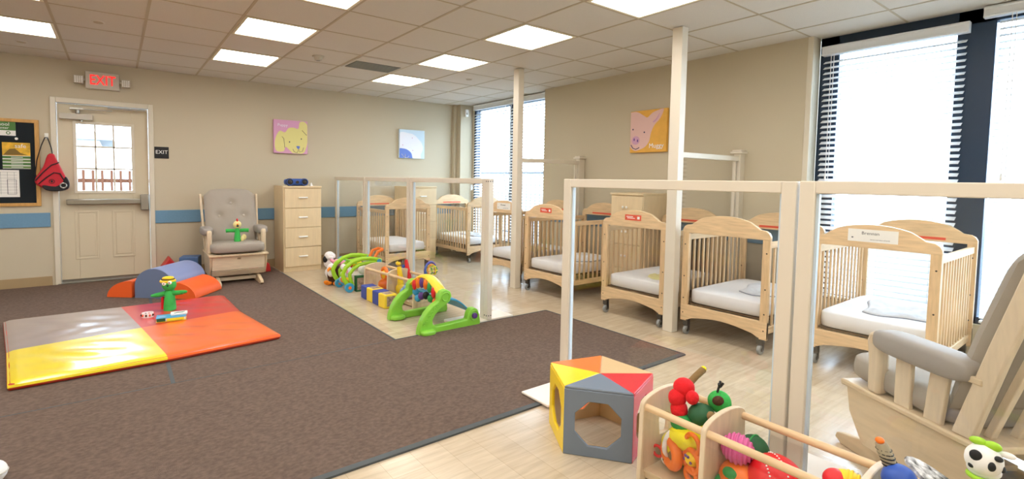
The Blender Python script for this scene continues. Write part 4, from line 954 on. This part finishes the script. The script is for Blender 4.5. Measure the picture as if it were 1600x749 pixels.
# green gym with slide
t = thing('baby_gym', 'lime green plastic activity gym with blue slide and yellow toy arch', 'toy', (0, 0, 0))
def gside(y):
    # outline in x,z of one side frame: big curved leg rising to the top hub, base bar, low hub
    out = [(1.90, 0), (1.905, .05), (1.93, .12), (1.965, .175), (2.02, .225), (2.08, .255), (2.085, .30), (2.11, .335), (2.15, .345), (2.19, .325), (2.205, .285), (2.19, .245), (2.15, .22), (2.10, .19), (2.05, .15), (2.025, .11), (2.03, .075), (2.06, .055), (2.12, .055), (2.25, .06), (2.36, .065), (2.375, .12), (2.40, .15), (2.435, .155), (2.47, .135), (2.49, .09), (2.50, .02), (2.49, 0)]
    return out
ym, yf = 3.40, 3.92
for y in (ym, yf):
    s_ = build('side_frame', one(prism(gside(y), 'y', y - .03, y + .03), 'lime'), t, bevel=.009, seg=3)
    build('hub_disc', MB().add(torus((2.145, y - .031, .285), .035, .005, 'y'), 'lime').add(torus((2.43, y - .031, .09), .04, .005, 'y'), 'lime'), s_)
    build('toe', one(rbox(1.975, y - .035, .022, .065, .045, .022, .6), 'lime'), s_)
    build('bolt_cap', one(cyl((2.43, y - .05, .09), (2.43, y - .02, .09), .024, 18), 'purple'), s_, bevel=.004)
    rd = MB()
    for k in range(6):
        xx = 1.945 + k * .024; zz = .09 + k * .027
        rd.add(torus((xx, y - .031, zz), .010, .003, 'y', 12, 6), 'lime')
    build('relief', rd, s_)
sl = []
for k in range(13):
    a = k / 12; sl.append((2.15 + .28 * a, .235 - .13 * a + .045 * math.sin(PI * a)))
sv = sl + [(x, z + .016) for x, z in reversed(sl)]
build('slide_panel', one(prism(sv, 'y', ym + .03, yf - .03), 'toy_blue'), t, bevel=.003)
rb = MB()
for k in range(9): 
    xx, zz = sl[2 + k]; rb.add(cyl((xx, ym + .06, zz + .018), (xx, yf - .06, zz + .018), .004, 6), 'light_blue')
build('slide_ribs', rb, t)
ar = [(2.145, ym + .02 + (yf - ym - .04) * k / 12, .30 + .10 * math.sin(PI * k / 12)) for k in range(13)]
build('toy_arch', one(tube(ar, .036, 12, 1.4, .6), 'toy_yellow'), t)
pads = MB().add(tube([(2.115, y_ - 0, z_ - .035) for (_, y_, z_) in ar[1:-1]], .022, 8, .5, 2.2), 'plush_cream')
for k, m in enumerate(['toy_red', 'toy_green', 'toy_orange', 'purple', 'toy_orange', 'toy_red']):
    yy = ym + .09 + k * .065; zz = .28 + .10 * math.sin(PI * (yy - ym) / (yf - ym))
    pads.add(ell((2.10, yy, zz - .03), (.018, .027, .046)), m, None)
build('key_pads', pads, t)
hg = MB()
for yy, zz, m in [(3.84, .24, 'toy_blue'), (3.80, .19, 'toy_blue'), (3.74, .22, 'purple'), (3.66, .24, 'black'), (3.58, .23, 'toy_green'), (3.50, .22, 'toy_orange'), (3.46, .21, 'toy_red')]: hg.add(ell((2.13, yy, zz), (.03, .032, .034)), m)
build('hanging_toys', hg, t)
toy('lattice_ball', 'yellow lattice ball with blue ring rattle beyond the far partition', 'ball', (2.78, 4.66, 0), [
    ('stand', [(cyl((0, 0, 0), (0, 0, .15), .05, 16, .02), 'toy_blue2')]), ('lattice', [(torus((0, 0, .24), .062, .005, a), 'plush_yellow' if a != 'y' else 'vinyl_orange') for a in 'xyz'] + [(torus((0, 0, .24 + dz), .045, .005, 'z'), 'plush_yellow') for dz in (-.04, .04)] + [(torus((dx, 0, .24), .045, .005, 'x'), 'toy_green') for dx in (-.04, .04)]),
    ('ring', [(torus((0, .02, .24), .085, .014, 'y'), 'toy_blue2')])], rz=.3)

# foreground rack toys
toy('caterpillar_plush', 'bright red lobed plush on top of the near toy rack', 'plush toy', (1.90, 1.13, 0), [('body', [(ell((-.03, .0, .30), (.033, .035, .04)), 'plush_red'), (ell((-.03, .01, .345), (.036, .036, .038)), 'plush_red'), (ell((.0, .0, .385), (.045, .042, .040)), 'plush_red'), (ell((-.02, -.05, .365), (.028, .025, .028)), 'plush_red')]), ('antenna', [(tube([(.03, .0, .39), (.07, -.01, .42), (.11, -.02, .445)], .014, 8), 'plush_tan'), (ell((.11, -.02, .447), (.012, .012, .012)), 'plush_yellow')])])
toy('turtle_plush', 'dark and bright green plush with brown nose in near rack', 'plush toy', (1.93, 1.05, 0), [('body', [(ell((-.03, .0, .30), (.055, .05, .045)), 'dkgreen'), (ell((-.06, .06, .25), (.05, .05, .04)), 'toy_green')]), ('head', [(ell((.05, -.03, .345), (.045, .045, .045)), 'plush_green')]), ('nose', [(ell((.01, -.045, .365), (.028, .02, .018)), 'plush_brown'), (ell((-.04, -.045, .315), (.02, .018, .018)), 'plush_tan')]), ('leg_tuft', [(tube([(.03, -.03, .39), (.035, -.035, .42), (.05, -.03, .43)], .005, 6), 'black'), (tube([(.035, -.035, .41), (.02, -.04, .43)], .005, 6), 'black'), (tube([(.04, -.035, .41), (.055, -.04, .425)], .005, 6), 'black')])])
toy('bee_plush', 'yellow and black plush bee stuffed under the green plush', 'plush toy', (1.90, 1.08, 0), [('body', [(ell((-.04, .0, .20), (.07, .08, .05)), 'plush_yellow'), (ell((.03, -.06, .265), (.07, .07, .035)), 'plush_yellow'), (ell((-.06, .05, .16), (.045, .05, .05)), 'plush_yellow'), (ell((.03, .03, .12), (.08, .09, .07)), 'plush_yellow')]), ('stripes', [(torus((.03, -.04, .26), .045, .006, 'y'), 'black'), (torus((-.06, .06, .16), .05, .010, 'y'), 'plush_white')]), ('legs', [(tube([(.09, -.11, .28), (.10, -.12, .32), (.085, -.12, .335)], .006, 6), 'black'), (tube([(.10, -.12, .31), (.12, -.13, .33)], .006, 6), 'black'), (tube([(.095, -.12, .30), (.125, -.11, .315)], .006, 6), 'black')])])
toy('ring_rattle', 'orange ring rattle with round hole behind near rack front', 'rattle', (1.81, 1.12, .05), [('ring', [(torus((0, 0, .085), .045, .022, 'x', 24, 10), 'toy_orange')]), ('insert', [(ell((.0, 0, .085), (.012, .03, .03)), 'plush_tan')])], rz=-.5)
toy('face_rattle', 'orange rattle with yellow dotted ball in near rack', 'rattle', (1.80, 1.025, .05), [('frame', [(torus((0, 0, .10), .042, .012, 'x'), 'toy_orange'), (torus((0, 0, .17), .036, .009, 'x'), 'toy_orange'), (torus((0, 0, .045), .030, .012, 'x'), 'toy_orange')]), ('ball', [(ell((0, 0, .11), .028), 'toy_yellow')] + [(ell((-.026 * math.cos(a), .02 * math.sin(a * 1.7), .11 + .018 * math.cos(a * 3)), (.005, .006, .006)), 'purple') for a in (-.6, -.2, .2, .6)])], rz=-.35)
toy('small_soccer_rattle', 'small white and black ball rattle with red ring, near rack corner', 'rattle', (1.83, 1.17, .05), [('ball', [(ell((0, -.02, .04), .024), 'white'), (ell((-.02, -.02, .045), .008), 'black'), (ell((-.012, -.035, .035), .007), 'black')]), ('ring', [(torus((-.01, .02, .06), .022, .006, 'x'), 'toy_red')])])
single('sensory_ball', MB().add(ell((0, 0, 0), .072, 24, 16), 'toy_orange').add(ell((-.045, .01, .035), (.03, .03, .02)), 'toy_green').add(ell((-.05, -.04, -.01), (.022, .022, .026)), 'toy_green').add(ell((-.04, .05, -.02), (.03, .02, .03)), 'toy_green').add(ell((0, -.06, .03), (.02, .02, .02)), 'toy_green'), 'orange ball with green patches beneath the pink ball', 'ball', (1.87, .875, .13), group='balls among the toys')
rid = MB()
for k in range(9):
    a = -70 + k * 17.5; a = math.radians(a); rid.add(torus((.0, .052 * math.sin(a) , 0), max(.008, .052 * math.cos(a)), .006, 'y', 24, 6), 'pink')
rid.add(ell((0, 0, 0), .052, 24, 16), 'pink')
single('ridged_ball', rid, 'pink ridged ball resting in near rack behind the dowel', 'ball', (1.865, .885, .245), .3, 'balls among the toys')
single('green_ball', MB().add(ell((0, 0, 0), .055, 24, 16), 'dkgreen').add(torus((0, 0, 0), .056, .003, 'y'), 'toy_green'), 'glossy dark green ball half hidden behind pink ball', 'ball', (1.945, .865, .225), group='balls among the toys')
rb = MB().add(ell((0, 0, 0), .095, 32, 20), 'ball_red')
for k in range(44):
    a = k * 2 * PI / 44
    for (ax_, off) in (('u', .0), ('v', .03)):
        p = Vector((math.cos(a) * .095, 0, math.sin(a) * .095)) if ax_ == 'u' else Vector((.05, math.cos(a) * .082, math.sin(a) * .082))
        q = Matrix.Rotation(.9 if ax_ == 'u' else 2.4, 3, 'Z') @ p
        rb.add(ell(tuple(q), .0034, 6, 4), 'white')
single('beaded_ball', rb, 'large red ball with white beaded seams in near rack', 'ball', (1.905, .765, .165), group='balls among the toys')
single('toy_egg', MB().add(ell((0, 0, 0), (.038, .048, .038), 20, 14), 'toy_yellow').add(ell((-.012, .03, .0), (.036, .036, .036), 20, 14), 'toy_red').add(torus((0, -.01, 0), .038, .004, 'y'), 'toy_yellow').add(torus((0, -.028, 0), .032, .004, 'y'), 'toy_yellow').add(torus((0, -.0, 0), .0385, .003, 'y'), 'toy_yellow'), 'red and yellow ribbed egg toy near end of near rack', 'toy', (1.88, .545, .285), .2)
toy('toy_stack_base', 'jumble of pale plastic toys beneath the red yellow egg', 'toy', (1.88, .58, .05), [('body', [(ell((0, 0, .10), (.08, .09, .10)), 'plush_white')]), ('disc', [(ell((0, -.03, .16), (.06, .05, .05)), 'light_blue')])])
single('toy_ball', one(ell((0, 0, 0), .044, 20, 14), 'toy_blue2'), 'blue ball beside the striped plush leg in near rack', 'ball', (1.87, .415, .365), group='balls among the toys')
toy('striped_monkey_leg', 'plush toy with tan black striped leg and orange tip', 'plush toy', (1.88, .38, 0), [('body', [(ell((0, .02, .20), (.09, .10, .13)), 'plush_tan'), (ell((.02, -.04, .31), (.06, .06, .05)), 'dkgreen')]), ('leg', [(tube([(-.01, .085, .455), (-.005, .075, .43), (.0, .055, .38), (.0, .01, .33)], [.015, .019, .018, .018], 10), 'stripe_snake')] + [(torus((-.003, .078 - k * .0045, .437 - k * .0105), .0188, .0022, 'z', 16, 5), 'black') for k in range(9)]), ('tip', [(ell((-.01, .087, .462), (.012, .012, .010)), 'toy_orange')])])
toy('zebra_cloth', 'grey and white patterned crinkle cloth on near rack end', 'toy', (1.95, .34, .33), [('cloth', [(prism(sm([(-.06, -.04), (-.02, .10), (.04, .08), (.06, -.02), (.02, -.07)], 3), 'z', .02, .03), 'zebra', Matrix.Rotation(.5, 4, 'X'))]), ('stuffing', [(ell((0, 0, .0), (.06, .06, .03)), 'plush_green')])])
toy('sage_plush', 'sage green soft toy at the lower right of the rack', 'plush toy', (2.0, .26, .30), [('body', [(ell((0, 0, .02), (.06, .05, .035)), 'plush_cream')]), ('head', [(ell((.03, -.03, .03), (.03, .03, .03)), 'plush_cream')])])
toy('cow_teether', 'spotted cow head toy with green bow on blue stem', 'toy', (2.03, .265, 0), [
    ('stem', [(cyl((0, 0, .27), (0, 0, .42), .012, 14), 'toy_blue'), (cyl((0, 0, .30), (0, 0, .345), .045, 24, .04), 'toy_blue'), (cyl((0, 0, .345), (0, 0, .352), .038, 24), 'white')]),
    ('collar', [(torus((0, 0, .395), .030, .007, 'z'), 'lime2')]),
    ('head', [(ell((0, 0, .445), (.044, .042, .046), 24, 16), 'white'), (ell((.01, -.0, .415), (.038, .038, .03), 20, 12), 'white')]),
    ('spots', [(ell((-.038, .012, .465), (.008, .014, .016)), 'black'), (ell((-.034, -.02, .445), (.009, .010, .014)), 'black'), (ell((-.022, -.032, .468), (.010, .010, .008)), 'black'), (ell((-.003, -.040, .435), (.008, .006, .010)), 'black'), (ell((-.03, .02, .43), (.010, .008, .008)), 'black')]),
    ('bow', [(ell((-.0, .014, .495), (.012, .020, .012)), 'lime2'), (ell((.0, -.016, .492), (.012, .020, .014)), 'lime2')]), ('ear', [(ell((.01, -.045, .475), (.010, .018, .009)), 'white')])])
single('white_toy_ball', MB().add(ell((0, 0, 0), .045, 20, 14), 'white').add(torus((0, 0, 0), .045, .003, 'z'), 'gray_plastic'), 'white plastic ball on carpet at lower left edge', 'ball', (-.42, 2.66, .055), group='balls among the toys')
